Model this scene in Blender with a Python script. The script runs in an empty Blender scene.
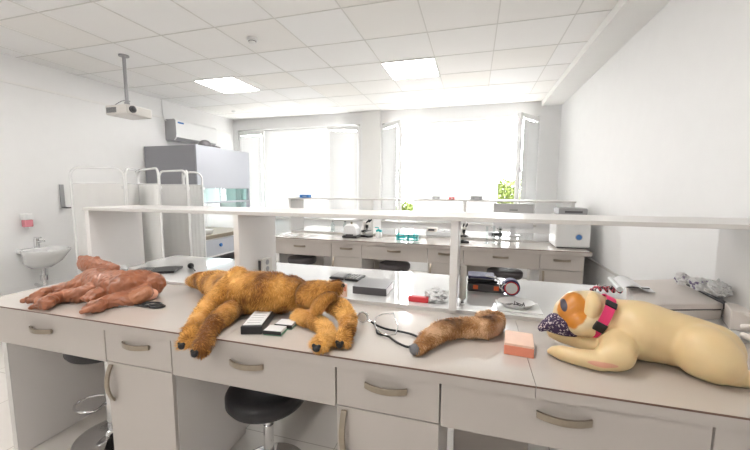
SKY=10.5; EXPO=1.02
CH={
 'plush':[[(-1.408, 1.56, 0.968, 0.0679), (-1.269, 1.505, 0.966, 0.0863), (-1.104, 1.43, 0.981, 0.1035), (-0.969, 1.445, 0.983, 0.1046), (-0.867, 1.48, 0.982, 0.085), (-0.79, 1.48, 0.974, 0.0593)], [(-1.122, 1.42, 1.059, 0.0501), (-1.163, 1.38, 1.01, 0.052), (-1.185, 1.3, 0.953, 0.0452), (-1.167, 1.21, 0.92, 0.0383), (-1.125, 1.12, 0.905, 0.0346), (-1.107, 1.08, 0.881, 0.0328)], [(-1.095, 1.415, 0.929, 0.0502), (-1.089, 1.305, 0.927, 0.047), (-1.064, 1.185, 0.922, 0.0413), (-1.053, 1.13, 0.893, 0.0378), (-1.029, 1.07, 0.866, 0.0382)], [(-0.753, 1.37, 0.916, 0.0369), (-0.68, 1.345, 0.915, 0.0359), (-0.598, 1.295, 0.912, 0.0321), (-0.54, 1.225, 0.909, 0.0283), (-0.542, 1.145, 0.915, 0.0344)], [(-0.629, 1.43, 0.97, 0.0397), (-0.549, 1.38, 0.967, 0.0402), (-0.498, 1.32, 0.949, 0.0362), (-0.476, 1.25, 0.932, 0.0304), (-0.478, 1.21, 0.911, 0.0296)]],
 'plush_tail':[[(-1.486, 1.6, 0.962, 0.0525), (-1.589, 1.64, 0.95, 0.0423), (-1.682, 1.68, 0.926, 0.0249)]],
 'plush_head':[[(-0.752, 1.45, 0.991, 0.0626), (-0.69, 1.43, 1.008, 0.0612), (-0.638, 1.43, 1.027, 0.0466), (-0.598, 1.43, 1.045, 0.0324), (-0.578, 1.43, 1.061, 0.0184)]],
 'plush_ear':[[(-0.583, 1.37, 1.027, 0.02), (-0.615, 1.345, 1.018, 0.0264), (-0.637, 1.33, 0.993, 0.0307), (-0.652, 1.33, 0.969, 0.0265)]],
 'bull':[[(0.494, 1.5, 1.006, 0.0829), (0.546, 1.505, 0.977, 0.0983), (0.609, 1.445, 0.985, 0.1076), (0.682, 1.435, 0.975, 0.0979), (0.751, 1.41, 0.969, 0.091), (0.786, 1.38, 0.966, 0.0882)], [(0.751, 1.345, 0.967, 0.0897), (0.763, 1.325, 0.958, 0.0782), (0.802, 1.315, 0.921, 0.0417), (0.844, 1.31, 0.907, 0.0269), (0.893, 1.31, 0.909, 0.0281)], [(0.518, 1.38, 0.94, 0.0614), (0.495, 1.32, 0.935, 0.0555), (0.437, 1.295, 0.914, 0.0345), (0.373, 1.31, 0.912, 0.0301), (0.328, 1.335, 0.908, 0.0274), (0.31, 1.36, 0.901, 0.0206)], [(0.506, 1.395, 0.924, 0.0441), (0.467, 1.415, 0.917, 0.0376), (0.418, 1.455, 0.913, 0.0313), (0.355, 1.46, 0.921, 0.0258), (0.319, 1.46, 0.929, 0.02)]],
 'bull_head':[[(0.458, 1.5, 1.03, 0.0735), (0.409, 1.49, 1.037, 0.0637), (0.379, 1.48, 1.017, 0.0558), (0.354, 1.47, 0.976, 0.0379), (0.334, 1.46, 0.97, 0.0259)], [(0.456, 1.46, 0.992, 0.062), (0.407, 1.43, 0.99, 0.0459)]],
 'bull_ear':[[(0.453, 1.46, 1.091, 0.0211), (0.449, 1.44, 1.062, 0.0304), (0.438, 1.43, 1.025, 0.0265)]],
 'bull_muzzle':[[(0.354, 1.45, 0.968, 0.0334), (0.324, 1.45, 0.985, 0.0316), (0.3, 1.45, 0.97, 0.0239), (0.276, 1.45, 0.95, 0.014)], [(0.391, 1.44, 0.948, 0.0155), (0.356, 1.44, 0.952, 0.0195), (0.315, 1.45, 0.951, 0.0159)]],
 'limb':[[(-0.18, 1.23, 0.906, 0.0245), (-0.152, 1.305, 0.916, 0.0356), (-0.107, 1.37, 0.928, 0.0381), (-0.054, 1.43, 0.921, 0.0393), (0.003, 1.44, 0.921, 0.042), (0.059, 1.45, 0.924, 0.0439), (0.102, 1.505, 0.921, 0.0409), (0.119, 1.59, 0.917, 0.034), (0.086, 1.625, 0.91, 0.0303), (0.042, 1.605, 0.905, 0.0255)]],
 'brown':[[(-2.114, 1.435, 0.955, 0.0765), (-1.979, 1.4, 0.958, 0.0795), (-1.82, 1.375, 0.961, 0.0822), (-1.82, 1.475, 0.957, 0.0777), (-1.776, 1.5, 0.948, 0.0696)], [(-2.229, 1.485, 0.946, 0.0673), (-2.187, 1.39, 0.932, 0.0524), (-2.247, 1.35, 0.92, 0.0404), (-2.261, 1.285, 0.914, 0.0336), (-2.239, 1.24, 0.918, 0.0382), (-2.235, 1.215, 0.915, 0.035)], [(-1.995, 1.355, 0.935, 0.0557), (-2.036, 1.3, 0.924, 0.0436), (-2.127, 1.275, 0.912, 0.0328), (-2.128, 1.22, 0.913, 0.0318), (-2.078, 1.16, 0.915, 0.0357), (-2.127, 1.17, 0.899, 0.0336)], [(-1.755, 1.425, 0.93, 0.0502), (-1.801, 1.415, 0.929, 0.0503), (-1.866, 1.38, 0.927, 0.0388), (-1.901, 1.33, 0.928, 0.0353), (-1.917, 1.3, 0.93, 0.0375), (-1.917, 1.28, 0.93, 0.0345)], [(-1.711, 1.4, 0.924, 0.0438), (-1.73, 1.34, 0.918, 0.0372), (-1.776, 1.3, 0.916, 0.0367), (-1.805, 1.25, 0.913, 0.0334), (-1.783, 1.205, 0.915, 0.0349), (-1.795, 1.19, 0.913, 0.0322)], [(-2.31, 1.57, 0.937, 0.0514), (-2.353, 1.59, 0.969, 0.0455), (-2.391, 1.6, 0.997, 0.0525), (-2.45, 1.61, 0.998, 0.0531), (-2.499, 1.62, 1.027, 0.0234)], [(-2.39, 1.6, 1.004, 0.0459), (-2.295, 1.595, 0.998, 0.0388), (-2.211, 1.59, 0.992, 0.0319), (-2.168, 1.59, 0.995, 0.0254)], [(-2.401, 1.595, 0.998, 0.0459), (-2.262, 1.57, 0.98, 0.0255), (-2.26, 1.63, 0.96, 0.0229)], [(-2.341, 1.6, 1.044, 0.0163), (-2.352, 1.6, 1.027, 0.0228)]],
 'brown_flap':[[(-1.716, 1.415, 0.908, 0.0276), (-1.709, 1.44, 0.912, 0.0307)]],
}
CH['collar']=((0.474, 1.47, 1.01),(.90,-.1,-.42),0.0912,.80,-.30)
CH['patch']=(0.376, 1.43, 1.054)
CH['eye']=(0.351, 1.43, 1.059)
import bpy, bmesh, math, random
from mathutils import Vector, Matrix, noise
PI=math.pi
random.seed(4)
C=bpy.context.scene.collection

# ------------------------------------------------------------------ materials
def new_mat(name):
    m=bpy.data.materials.new(name); m.use_nodes=True
    nt=m.node_tree; b=nt.nodes['Principled BSDF']
    return m,nt,b
def mat(name,col,rough=.5,metal=0,coat=0,var=0,scale=8,bump=0,bscale=60,sheen=0,trans=0,alpha=1,emit=None,es=0,ior=1.45,spec=.5,sub=0):
    m,nt,b=new_mat(name)
    b.inputs['Base Color'].default_value=(*col,1); b.inputs['Roughness'].default_value=rough
    b.inputs['Metallic'].default_value=metal; b.inputs['Coat Weight'].default_value=coat
    b.inputs['Coat Roughness'].default_value=.05
    b.inputs['IOR'].default_value=ior; b.inputs['Specular IOR Level'].default_value=spec
    b.inputs['Sheen Weight'].default_value=sheen; b.inputs['Transmission Weight'].default_value=trans
    b.inputs['Alpha'].default_value=alpha
    if emit: b.inputs['Emission Color'].default_value=(*emit,1); b.inputs['Emission Strength'].default_value=es
    tc=nt.nodes.new('ShaderNodeTexCoord')
    n=nt.nodes.new('ShaderNodeTexNoise'); n.inputs['Scale'].default_value=scale; n.inputs['Detail'].default_value=5
    nt.links.new(tc.outputs['Object'],n.inputs['Vector'])
    v=max(var,.02)
    mx=nt.nodes.new('ShaderNodeMix'); mx.data_type='RGBA'
    mx.inputs[6].default_value=(*[min(1,c*(1-v)) for c in col],1); mx.inputs[7].default_value=(*[min(1,c*(1+v)) for c in col],1)
    nt.links.new(n.outputs['Fac'],mx.inputs[0]); nt.links.new(mx.outputs[2],b.inputs['Base Color'])
    if bump:
        n2=nt.nodes.new('ShaderNodeTexNoise'); n2.inputs['Scale'].default_value=bscale; n2.inputs['Detail'].default_value=4
        nt.links.new(tc.outputs['Object'],n2.inputs['Vector'])
        bp=nt.nodes.new('ShaderNodeBump'); bp.inputs['Strength'].default_value=bump; bp.inputs['Distance'].default_value=.01
        nt.links.new(n2.outputs['Fac'],bp.inputs['Height']); nt.links.new(bp.outputs[0],b.inputs['Normal'])
    return m
def brick_mat(name,c1,c2,mortar,size,msize,rough,off=(0,0,0),bump=.2,coat=0):
    m,nt,b=new_mat(name); b.inputs['Roughness'].default_value=rough; b.inputs['Coat Weight'].default_value=coat
    tc=nt.nodes.new('ShaderNodeTexCoord'); mp=nt.nodes.new('ShaderNodeMapping')
    mp.inputs['Location'].default_value=off; nt.links.new(tc.outputs['Object'],mp.inputs[0])
    br=nt.nodes.new('ShaderNodeTexBrick'); br.offset=0; br.squash=1
    br.inputs['Color1'].default_value=(*c1,1); br.inputs['Color2'].default_value=(*c2,1); br.inputs['Mortar'].default_value=(*mortar,1)
    br.inputs['Scale'].default_value=1; br.inputs['Brick Width'].default_value=size; br.inputs['Row Height'].default_value=size
    br.inputs['Mortar Size'].default_value=msize; br.inputs['Bias'].default_value=0
    nt.links.new(mp.outputs[0],br.inputs[0]); nt.links.new(br.outputs[0],b.inputs['Base Color'])
    if bump:
        n=nt.nodes.new('ShaderNodeTexNoise'); n.inputs['Scale'].default_value=90; nt.links.new(tc.outputs['Object'],n.inputs['Vector'])
        bp=nt.nodes.new('ShaderNodeBump'); bp.inputs['Strength'].default_value=bump; bp.inputs['Distance'].default_value=.002
        nt.links.new(n.outputs['Fac'],bp.inputs['Height']); nt.links.new(bp.outputs[0],b.inputs['Normal'])
    return m
def glass_mat(name,tint,refl=.08,rough=.0):
    m=bpy.data.materials.new(name); m.use_nodes=True; nt=m.node_tree; nt.nodes.clear()
    o=nt.nodes.new('ShaderNodeOutputMaterial'); t=nt.nodes.new('ShaderNodeBsdfTransparent'); g=nt.nodes.new('ShaderNodeBsdfGlossy')
    t.inputs[0].default_value=(*tint,1); g.inputs['Roughness'].default_value=rough
    fr=nt.nodes.new('ShaderNodeFresnel'); fr.inputs[0].default_value=1.45
    mx=nt.nodes.new('ShaderNodeMixShader'); ge=nt.nodes.new('ShaderNodeNewGeometry'); mm=nt.nodes.new('ShaderNodeMath'); mm.operation='SUBTRACT'; mm.inputs[0].default_value=1; nt.links.new(ge.outputs['Backfacing'],mm.inputs[1])
    m2=nt.nodes.new('ShaderNodeMath'); m2.operation='MULTIPLY'; nt.links.new(fr.outputs[0],m2.inputs[0]); nt.links.new(mm.outputs[0],m2.inputs[1])
    nt.links.new(m2.outputs[0],mx.inputs[0]); nt.links.new(t.outputs[0],mx.inputs[1]); nt.links.new(g.outputs[0],mx.inputs[2])
    nt.links.new(mx.outputs[0],o.inputs[0]); return m
def translucent_mat(name,col,w):
    m,nt,b=new_mat(name); b.inputs['Base Color'].default_value=(*col,1); b.inputs['Roughness'].default_value=.6
    t=nt.nodes.new('ShaderNodeBsdfTranslucent'); t.inputs[0].default_value=(*col,1)
    mx=nt.nodes.new('ShaderNodeMixShader'); mx.inputs[0].default_value=w
    o=nt.nodes['Material Output']; nt.links.new(b.outputs[0],mx.inputs[1]); nt.links.new(t.outputs[0],mx.inputs[2]); nt.links.new(mx.outputs[0],o.inputs[0])
    return m
def fur_mat(name,c1,c2,c3,scale=7):
    m,nt,b=new_mat(name); b.inputs['Roughness'].default_value=.75; b.inputs['Sheen Weight'].default_value=.25
    b.inputs['Specular IOR Level'].default_value=.25
    tc=nt.nodes.new('ShaderNodeTexCoord'); n=nt.nodes.new('ShaderNodeTexNoise'); n.inputs['Scale'].default_value=scale; n.inputs['Detail'].default_value=6
    nt.links.new(tc.outputs['Object'],n.inputs['Vector'])
    r=nt.nodes.new('ShaderNodeValToRGB'); e=r.color_ramp.elements
    e[0].position=.34; e[0].color=(*c1,1); e[1].position=.66; e[1].color=(*c3,1); x=e.new(.5); x.color=(*c2,1)
    g=nt.nodes.new('ShaderNodeNewGeometry'); ad=nt.nodes.new('ShaderNodeMath'); ad.operation='MULTIPLY_ADD'; ad.inputs[1].default_value=.24; 
    nt.links.new(g.outputs['Random Per Island'],ad.inputs[0]); sb=nt.nodes.new('ShaderNodeMath'); sb.operation='SUBTRACT'; sb.inputs[1].default_value=.12
    nt.links.new(n.outputs['Fac'],sb.inputs[0]); nt.links.new(sb.outputs[0],ad.inputs[2]); nt.links.new(ad.outputs[0],r.inputs[0])
    nt.links.new(r.outputs[0],b.inputs['Base Color']); return m
M={}
M['wall']=mat('painted_wall',(.82,.815,.81),.6,bump=.05,bscale=120)
M['beam']=mat('painted_plaster',(.82,.81,.79),.6)
M['frame']=mat('white_pvc',(.80,.80,.79),.3)
M['tbar']=mat('ceiling_bar',(.68,.665,.64),.5)
M['ceil']=brick_mat('ceiling_tile',(.84,.82,.79),(.86,.86,.86),(.7,.68,.65),.6,.0,.8,(.455,-3.87+6,0),.25)
M['floor']=brick_mat('floor_tile',(.70,.66,.62),(.72,.685,.645),(.42,.38,.34),.6,.0025,.12,(0.13,0.1,0),.0,coat=.3)
M['lam']=mat('white_laminate',(.52,.475,.44),.33,coat=.15)
M['lam_side']=mat('grey_laminate',(.74,.705,.68),.3,coat=.2)
M['lamw']=mat('pale_laminate',(.76,.745,.73),.35)
M['edge']=mat('white_edge_band',(.66,.64,.62),.35)
M['top']=mat('cream_worktop',(.56,.51,.465),.14,coat=.6,var=.02,scale=3)
M['topw']=mat('white_worktop',(.76,.755,.75),.07,coat=1.0)
M['brown']=mat('brown_edge',(.16,.09,.07),.4)
M['steel']=mat('brushed_nickel',(.36,.31,.25),.32,metal=1,var=.1,scale=60)
M['chrome']=mat('chrome',(.75,.75,.76),.08,metal=1)
M['black_leather']=mat('black_leather',(.014,.013,.015),.38,bump=.15,bscale=200)
M['grey_seat']=mat('charcoal_leather',(.075,.065,.068),.45)
M['black']=mat('black_plastic',(.018,.018,.02),.35)
M['dgrey']=mat('dark_grey_plastic',(.10,.095,.10),.4)
M['grey']=mat('grey_plastic',(.36,.36,.37),.4)
M['cabgrey']=mat('grey_painted_metal',(.30,.30,.325),.4)
M['cablight']=mat('pale_lavender_panel',(.44,.455,.50),.4)
M['white']=mat('white_plastic',(.78,.78,.775),.3)
M['offwhite']=mat('off_white_plastic',(.68,.655,.62),.35)
M['beige']=mat('beige_plastic',(.76,.70,.655),.4)
M['ceramic']=mat('ceramic',(.74,.74,.735),.12,coat=.8)
M['cloth']=translucent_mat('white_screen_cloth',(.90,.895,.885),.5)
M['tubew']=mat('white_enamel',(.82,.82,.815),.25)
M['blind']=translucent_mat('blind_slat',(.72,.72,.715),.02)
M['glass']=glass_mat('window_glass',(.97,.98,.98))
M['labglass']=glass_mat('laboratory_glass',(.88,.92,.92))
M['tealglass']=glass_mat('tinted_glass',(.80,.90,.89))
M['pink']=mat('pink_soap',(.75,.28,.33),.2)
M['orange']=mat('salmon_rubber',(.78,.27,.17),.5,var=.06,scale=20)
M['peach']=mat('peach_skin_pad',(.82,.56,.43),.5,var=.06,scale=30)
M['red']=mat('red_plastic',(.62,.04,.05),.35)
M['hotpink']=mat('pink_webbing',(.78,.045,.17),.6,bump=.2,bscale=400)
M['blue']=mat('blue_box',(.05,.18,.45),.4)
M['navy']=mat('navy_nylon',(.05,.05,.13),.5)
M['latch']=mat('orange_latch',(.85,.16,.05),.4)
M['teal']=mat('teal_plastic',(.03,.50,.52),.3)
M['silver']=mat('silver_plastic',(.84,.84,.85),.45)
M['green']=mat('green_edge',(.12,.30,.19),.4)
M['film']=mat('clear_wrapping',(.80,.80,.80),.2,alpha=.75,bump=.6,bscale=70)
M['emit']=mat('lit_diffuser',(1,1,1),.5,emit=(1,.98,.95),es=12.5)
M['emit2']=mat('cool_fill_glow',(1,1,1),.5,emit=(.95,1,1),es=22)  # cool glow for the fill strip added inside the safety cabinet
M['fur']=fur_mat('golden_fur',(.19,.065,.010),(.60,.285,.055),(.84,.49,.16))
M['furearth']=fur_mat('ginger_fur',(.19,.075,.022),(.46,.22,.075),(.82,.56,.34),12)
M['pad']=mat('black_paw_pad',(.012,.011,.012),.5)
M['claw']=mat('grey_claw',(.16,.16,.17),.5,bump=.4,bscale=100)
def two_tone(name,base,patches,rough,coat=0,bump=0,bs=50,var=.04):
    # pigment patches at fixed places on the thing (centre, radii, colour)
    m,nt,b=new_mat(name); b.inputs['Roughness'].default_value=rough; b.inputs['Coat Weight'].default_value=coat
    tc=nt.nodes.new('ShaderNodeTexCoord'); n=nt.nodes.new('ShaderNodeTexNoise'); n.inputs['Scale'].default_value=14; n.inputs['Detail'].default_value=5
    nt.links.new(tc.outputs['Object'],n.inputs['Vector'])
    mx=nt.nodes.new('ShaderNodeMix'); mx.data_type='RGBA'
    mx.inputs[6].default_value=(*[c*(1-var) for c in base],1); mx.inputs[7].default_value=(*[min(1,c*(1+var)) for c in base],1)
    nt.links.new(n.outputs['Fac'],mx.inputs[0]); prev=mx.outputs[2]
    for (c,r,col) in patches:
        sub=nt.nodes.new('ShaderNodeVectorMath'); sub.operation='SUBTRACT'; sub.inputs[1].default_value=c; nt.links.new(tc.outputs['Object'],sub.inputs[0])
        dv=nt.nodes.new('ShaderNodeVectorMath'); dv.operation='DIVIDE'; dv.inputs[1].default_value=r; nt.links.new(sub.outputs[0],dv.inputs[0])
        ln=nt.nodes.new('ShaderNodeVectorMath'); ln.operation='LENGTH'; nt.links.new(dv.outputs[0],ln.inputs[0])
        ad=nt.nodes.new('ShaderNodeMath'); ad.operation='MULTIPLY_ADD'; ad.inputs[1].default_value=.5; nt.links.new(n.outputs['Fac'],ad.inputs[0]); nt.links.new(ln.outputs['Value'],ad.inputs[2])
        mr=nt.nodes.new('ShaderNodeMapRange'); mr.inputs[1].default_value=1.30; mr.inputs[2].default_value=1.20; nt.links.new(ad.outputs[0],mr.inputs[0])
        k=nt.nodes.new('ShaderNodeMix'); k.data_type='RGBA'; k.inputs[7].default_value=(*col,1)
        nt.links.new(mr.outputs[0],k.inputs[0]); nt.links.new(prev,k.inputs[6]); prev=k.outputs[2]
    nt.links.new(prev,b.inputs['Base Color'])
    if bump:
        n2=nt.nodes.new('ShaderNodeTexNoise'); n2.inputs['Scale'].default_value=bs; nt.links.new(tc.outputs['Object'],n2.inputs['Vector'])
        bp=nt.nodes.new('ShaderNodeBump'); bp.inputs['Strength'].default_value=bump; bp.inputs['Distance'].default_value=.004
        nt.links.new(n2.outputs['Fac'],bp.inputs['Height']); nt.links.new(bp.outputs[0],b.inputs['Normal'])
    return m
def speckle(name,ca,cb,scale,th):
    m,nt,b=new_mat(name); b.inputs['Roughness'].default_value=.6
    tc=nt.nodes.new('ShaderNodeTexCoord'); n=nt.nodes.new('ShaderNodeTexNoise'); n.inputs['Scale'].default_value=scale; n.inputs['Detail'].default_value=2
    nt.links.new(tc.outputs['Object'],n.inputs['Vector']); r=nt.nodes.new('ShaderNodeValToRGB'); e=r.color_ramp.elements
    e[0].position=th; e[0].color=(*ca,1); e[1].position=th+.03; e[1].color=(*cb,1)
    nt.links.new(n.outputs['Fac'],r.inputs[0]); nt.links.new(r.outputs[0],b.inputs['Base Color']); return m

# ------------------------------------------------------------------ mesh builder
class MB:
    def __init__(s): s.v=[]; s.f=[]
    def add(s,v,f):
        n=len(s.v); s.v+= [tuple(p) for p in v]; s.f+=[tuple(i+n for i in q) for q in f]; return s
    def box(s,x0,x1,y0,y1,z0,z1):
        return s.hexa([(x0,y0,z0),(x1,y0,z0),(x1,y1,z0),(x0,y1,z0)],[(x0,y0,z1),(x1,y0,z1),(x1,y1,z1),(x0,y1,z1)])
    def hexa(s,a,b):
        return s.add(list(a)+list(b),[(3,2,1,0),(4,5,6,7),(0,1,5,4),(1,2,6,5),(2,3,7,6),(3,0,4,7)])
    def obox(s,c,size,rot=(0,0,0)):
        from mathutils import Euler
        R=Euler(rot).to_matrix(); x,y,z=[k/2 for k in size]
        P=[Vector(c)+R@Vector(p) for p in [(-x,-y,-z),(x,-y,-z),(x,y,-z),(-x,y,-z),(-x,-y,z),(x,-y,z),(x,y,z),(-x,y,z)]]
        return s.hexa(P[:4],P[4:])
    def frame(s,d):
        d=Vector(d).normalized(); a=Vector((0,0,1)) if abs(d.z)<.9 else Vector((1,0,0))
        u=d.cross(a).normalized(); return u,d.cross(u)
    def cyl(s,p,q,r0,r1=None,n=20):
        r1=r0 if r1 is None else r1; p=Vector(p); q=Vector(q); u,w=s.frame(q-p); v=[]
        for c,r in((p,r0),(q,r1)):
            for i in range(n):
                a=2*PI*i/n; v.append(c+u*math.cos(a)*r+w*math.sin(a)*r)
        f=[(i,(i+1)%n,n+(i+1)%n,n+i) for i in range(n)]+[tuple(range(n-1,-1,-1)),tuple(range(n,2*n))]
        return s.add(v,f)
    def lathe(s,c,prof,n=32,axis='z',sx=1,sy=1):
        v=[];c=Vector(c)
        for r,z in prof:
            for i in range(n):
                a=2*PI*i/n; x,y=r*math.cos(a)*sx,r*math.sin(a)*sy
                p=(x,y,z) if axis=='z' else ((x,z,y) if axis=='y' else (z,x,y)); v.append(c+Vector(p))
        f=[]
        for k in range(len(prof)-1):
            for i in range(n): f.append((k*n+i,k*n+(i+1)%n,(k+1)*n+(i+1)%n,(k+1)*n+i))
        f.append(tuple(range(n-1,-1,-1))); m=(len(prof)-1)*n; f.append(tuple(range(m,m+n)))
        return s.add(v,f)
    def tube(s,pts,r,n=8,closed=False,smooth=0):
        P=[Vector(p) for p in pts]
        for _ in range(smooth):
            Q=[]; 
            rng=range(len(P)) if closed else range(len(P)-1)
            if not closed: Q.append(P[0])
            for i in rng:
                a,b=P[i],P[(i+1)%len(P)]; Q+=[a*.75+b*.25,a*.25+b*.75]
            if not closed: Q.append(P[-1])
            P=Q
        L=len(P); v=[]; up=None
        for i in range(L):
            d=(P[(i+1)%L]-P[i-1]) if closed or 0<i<L-1 else (P[1]-P[0] if i==0 else P[-1]-P[-2])
            if d.length<1e-9: d=Vector((0,0,1))
            d.normalize()
            if up is None: up=s.frame(d)[0]
            u=(up-d*up.dot(d)).normalized(); up=u; w=d.cross(u)
            rr=r(i/(L-1)) if callable(r) else r
            for k in range(n):
                a=2*PI*k/n; v.append(P[i]+u*math.cos(a)*rr+w*math.sin(a)*rr)
        f=[]
        for i in range(L if closed else L-1):
            j=(i+1)%L
            for k in range(n): f.append((i*n+k,i*n+(k+1)%n,j*n+(k+1)%n,j*n+k))
        if not closed: f+=[tuple(range(n-1,-1,-1)),tuple(range((L-1)*n,L*n))]
        return s.add(v,f)
    def prism(s,poly,z0,z1,ax=2):
        n=len(poly); v=[]
        for z in(z0,z1):
            for a,b in poly: v.append((a,b,z) if ax==2 else ((a,z,b) if ax==1 else (z,a,b)))
        return s.add(v,[(i,(i+1)%n,n+(i+1)%n,n+i) for i in range(n)]+[tuple(range(n-1,-1,-1)),tuple(range(n,2*n))])
    def sph(s,c,r,sc=(1,1,1),nu=16,nv=10):
        v=[];c=Vector(c)
        for j in range(1,nv):
            t=PI*j/nv
            for i in range(nu):
                a=2*PI*i/nu; v.append(c+Vector((r*sc[0]*math.sin(t)*math.cos(a),r*sc[1]*math.sin(t)*math.sin(a),r*sc[2]*math.cos(t))))
        m=len(v); v+=[c+Vector((0,0,r*sc[2])),c-Vector((0,0,r*sc[2]))]; f=[]
        for j in range(nv-2):
            for i in range(nu): f.append((j*nu+i,(j+1)*nu+i,(j+1)*nu+(i+1)%nu,j*nu+(i+1)%nu))
        for i in range(nu): f.append((m,i,(i+1)%nu)); f.append((m+1,(nv-2)*nu+(i+1)%nu,(nv-2)*nu+i))
        return s.add(v,f)
    def build(s,name,m,parent=None,loc=None,bev=0,smooth=False,rz=0,origin=None):
        me=bpy.data.meshes.new(name)
        v=s.v
        if origin is not None: v=[tuple(Vector(p)-Vector(origin)) for p in v]
        me.from_pydata(v,[],s.f); me.update()
        b=bmesh.new(); b.from_mesh(me); bmesh.ops.recalc_face_normals(b,faces=b.faces); b.to_mesh(me); b.free()
        o=bpy.data.objects.new(name,me); C.objects.link(o)
        me.materials.append(M[m] if isinstance(m,str) else m)
        if parent: o.parent=parent
        if loc: o.location=loc
        elif origin is not None: o.location=origin
        o.rotation_euler.z=rz
        if bev:
            k=o.modifiers.new('bevel','BEVEL'); k.width=bev; k.segments=2; k.limit_method='ANGLE'; k.angle_limit=math.radians(40)
        if smooth:
            me.polygons.foreach_set('use_smooth',[True]*len(me.polygons))
            try: me.set_sharp_from_angle(angle=math.radians(45))
            except Exception: pass
        return o
def tag(o,label,cat,group=None):
    o['label']=label; o['category']=cat
    if group: o['group']=group
    return o
def thing(name,label,cat,loc=(0,0,0),rz=0,group=None):
    o=bpy.data.objects.new(name,None); o.empty_display_size=.05; C.objects.link(o); o.location=loc; o.rotation_euler.z=rz
    return tag(o,label,cat,group)
def struct(o): o['kind']='structure'; return o
def sempty(name,loc):
    o=bpy.data.objects.new(name,None); C.objects.link(o); o.location=loc; return struct(o)
def copy_tree(o,parent=None):
    c=o.copy(); C.objects.link(c); c.parent=parent
    for ch in list(o.children): copy_tree(ch,c)
    return c
def rel(pts,o): return [tuple(Vector(p)-Vector(o)) for p in pts]

# ------------------------------------------------------------------ room shell
XL,XR,YN,YF,ZC=-4.87,1.295,-2.6,6.19,2.92
struct(MB().box(XL-.15,XR+.15,YN-.15,YF+.25,-.1,0).build('floor','floor'))
struct(MB().box(XL-.15,XR+.15,YN-.15,YF+.25,ZC,ZC+.1).build('ceiling','ceil'))
struct(MB().box(XL-.15,XL,YN-.15,YF+.25,0,ZC).build('wall_left','wall'))
struct(MB().box(XR,XR+.15,YN-.15,YF+.25,0,ZC).build('wall_right','wall'))
struct(MB().box(XL,XR,YN-.15,YN,0,ZC).build('wall_near','wall'))
W1=(-4.755,-2.08); W2=(-1.66,.98); ZS,ZT=.92,2.70
w=MB()
w.box(XL,XR,YF,YF+.25,0,ZS).box(XL,XR,YF,YF+.25,ZT,ZC)
for a,b in((XL,W1[0]),(W1[1],W2[0]),(W2[1],XR)): w.box(a,b,YF,YF+.25,ZS,ZT)
struct(w.build('wall_far','wall'))
# ceiling bulkhead along the right wall, moulding along the left wall
struct(MB().box(1.0,XR,YN,YF,2.84,ZC).build('trim_1','beam'))
struct(MB().box(XL,XL+.012,YN,YF,2.62,2.645).build('trim_2','beam'))
struct(MB().box(XR-.014,XR,YN,YF,.71,.73).build('trim_3','edge'))
struct(MB().box(W1[1]+.06,W2[0]-.02,YF-.05,YF,0,ZC).build('trim_4','beam'))
struct(MB().box(XL,XL+.012,YN,YF,0,.08).build('baseboard_left','edge'))
struct(MB().box(XR-.012,XR,YN,YF,0,.08).build('baseboard_right','edge'))
g=MB()
x=-.455-.6*7
while x<1.0: g.box(x-.005,x+.005,YN,YF,ZC-.003,ZC); x+=.6
y=3.87-.6*10
while y<YF: g.box(XL,1.0,y-.005,y+.005,ZC-.0035,ZC-.0005); y+=.6
struct(g.build('trim_5','tbar'))

# ------------------------------------------------------------------ windows
def sash(parent,w,h,side=1):
    # hinged leaf, hinge at local x=0, leaf extends along +x*side
    s=bpy.data.objects.new('sash',None); C.objects.link(s); s.parent=parent
    m=MB(); t=.055
    X=lambda a,b:(min(a*side,b*side),max(a*side,b*side))
    a=X(0,t); m.box(a[0],a[1],-.03,.03,0,h); a=X(w-t,w); m.box(a[0],a[1],-.03,.03,0,h)
    a=X(t,w-t); m.box(a[0],a[1],-.03,.03,0,t); m.box(a[0],a[1],-.03,.03,h-t,h)
    m.build('sash_frame','frame',s,bev=.004)
    MB().box(a[0],a[1],.004,.010,t,h-t).build('pane','glass',s)
    hx=(w-.028)*side
    MB().box(hx-.012,hx+.012,-.045,-.03,h*.5-.03,h*.5+.03).box(hx-.008,hx+.008,-.06,-.045,h*.5-.11,h*.5+.01).build('sash_handle','white',s,bev=.003)
    return s
def blind(name_label,cx,w,h,par_loc,rz,pitch=.058,group=None,tilt=-70):
    t=thing('window_blind',name_label,'blind',par_loc,rz,group)
    MB().box(cx-w/2,cx+w/2,-.014,.014,h-.03,h).build('head_rail','white',t,bev=.003)
    m=MB(); z=.03; ca,sa=math.cos(math.radians(tilt)),math.sin(math.radians(tilt))
    while z<h-.035:
        r=.033
        m.add([(cx-w/2,-r*ca,z-r*sa),(cx+w/2,-r*ca,z-r*sa),(cx+w/2,r*ca,z+r*sa),(cx-w/2,r*ca,z+r*sa),
               (cx-w/2,-r*ca-.0008,z-r*sa+.0008),(cx+w/2,-r*ca-.0008,z-r*sa+.0008),(cx+w/2,r*ca-.0008,z+r*sa+.0008),(cx-w/2,r*ca-.0008,z+r*sa+.0008)],
              [(3,2,1,0),(4,5,6,7),(0,1,5,4),(1,2,6,5),(2,3,7,6),(3,0,4,7)]); z+=pitch
    m.build('slats','blind',t)
    MB().box(cx-w/2,cx+w/2,-.012,.012,0,.02).build('bottom_rail','white',t,bev=.003)
    for k in (.15,.85): MB().cyl((cx-w/2+w*k,-.034,.01),(cx-w/2+w*k,-.034,h-.02),.0016,n=6).build('cord','white',t)
    return t
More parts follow.
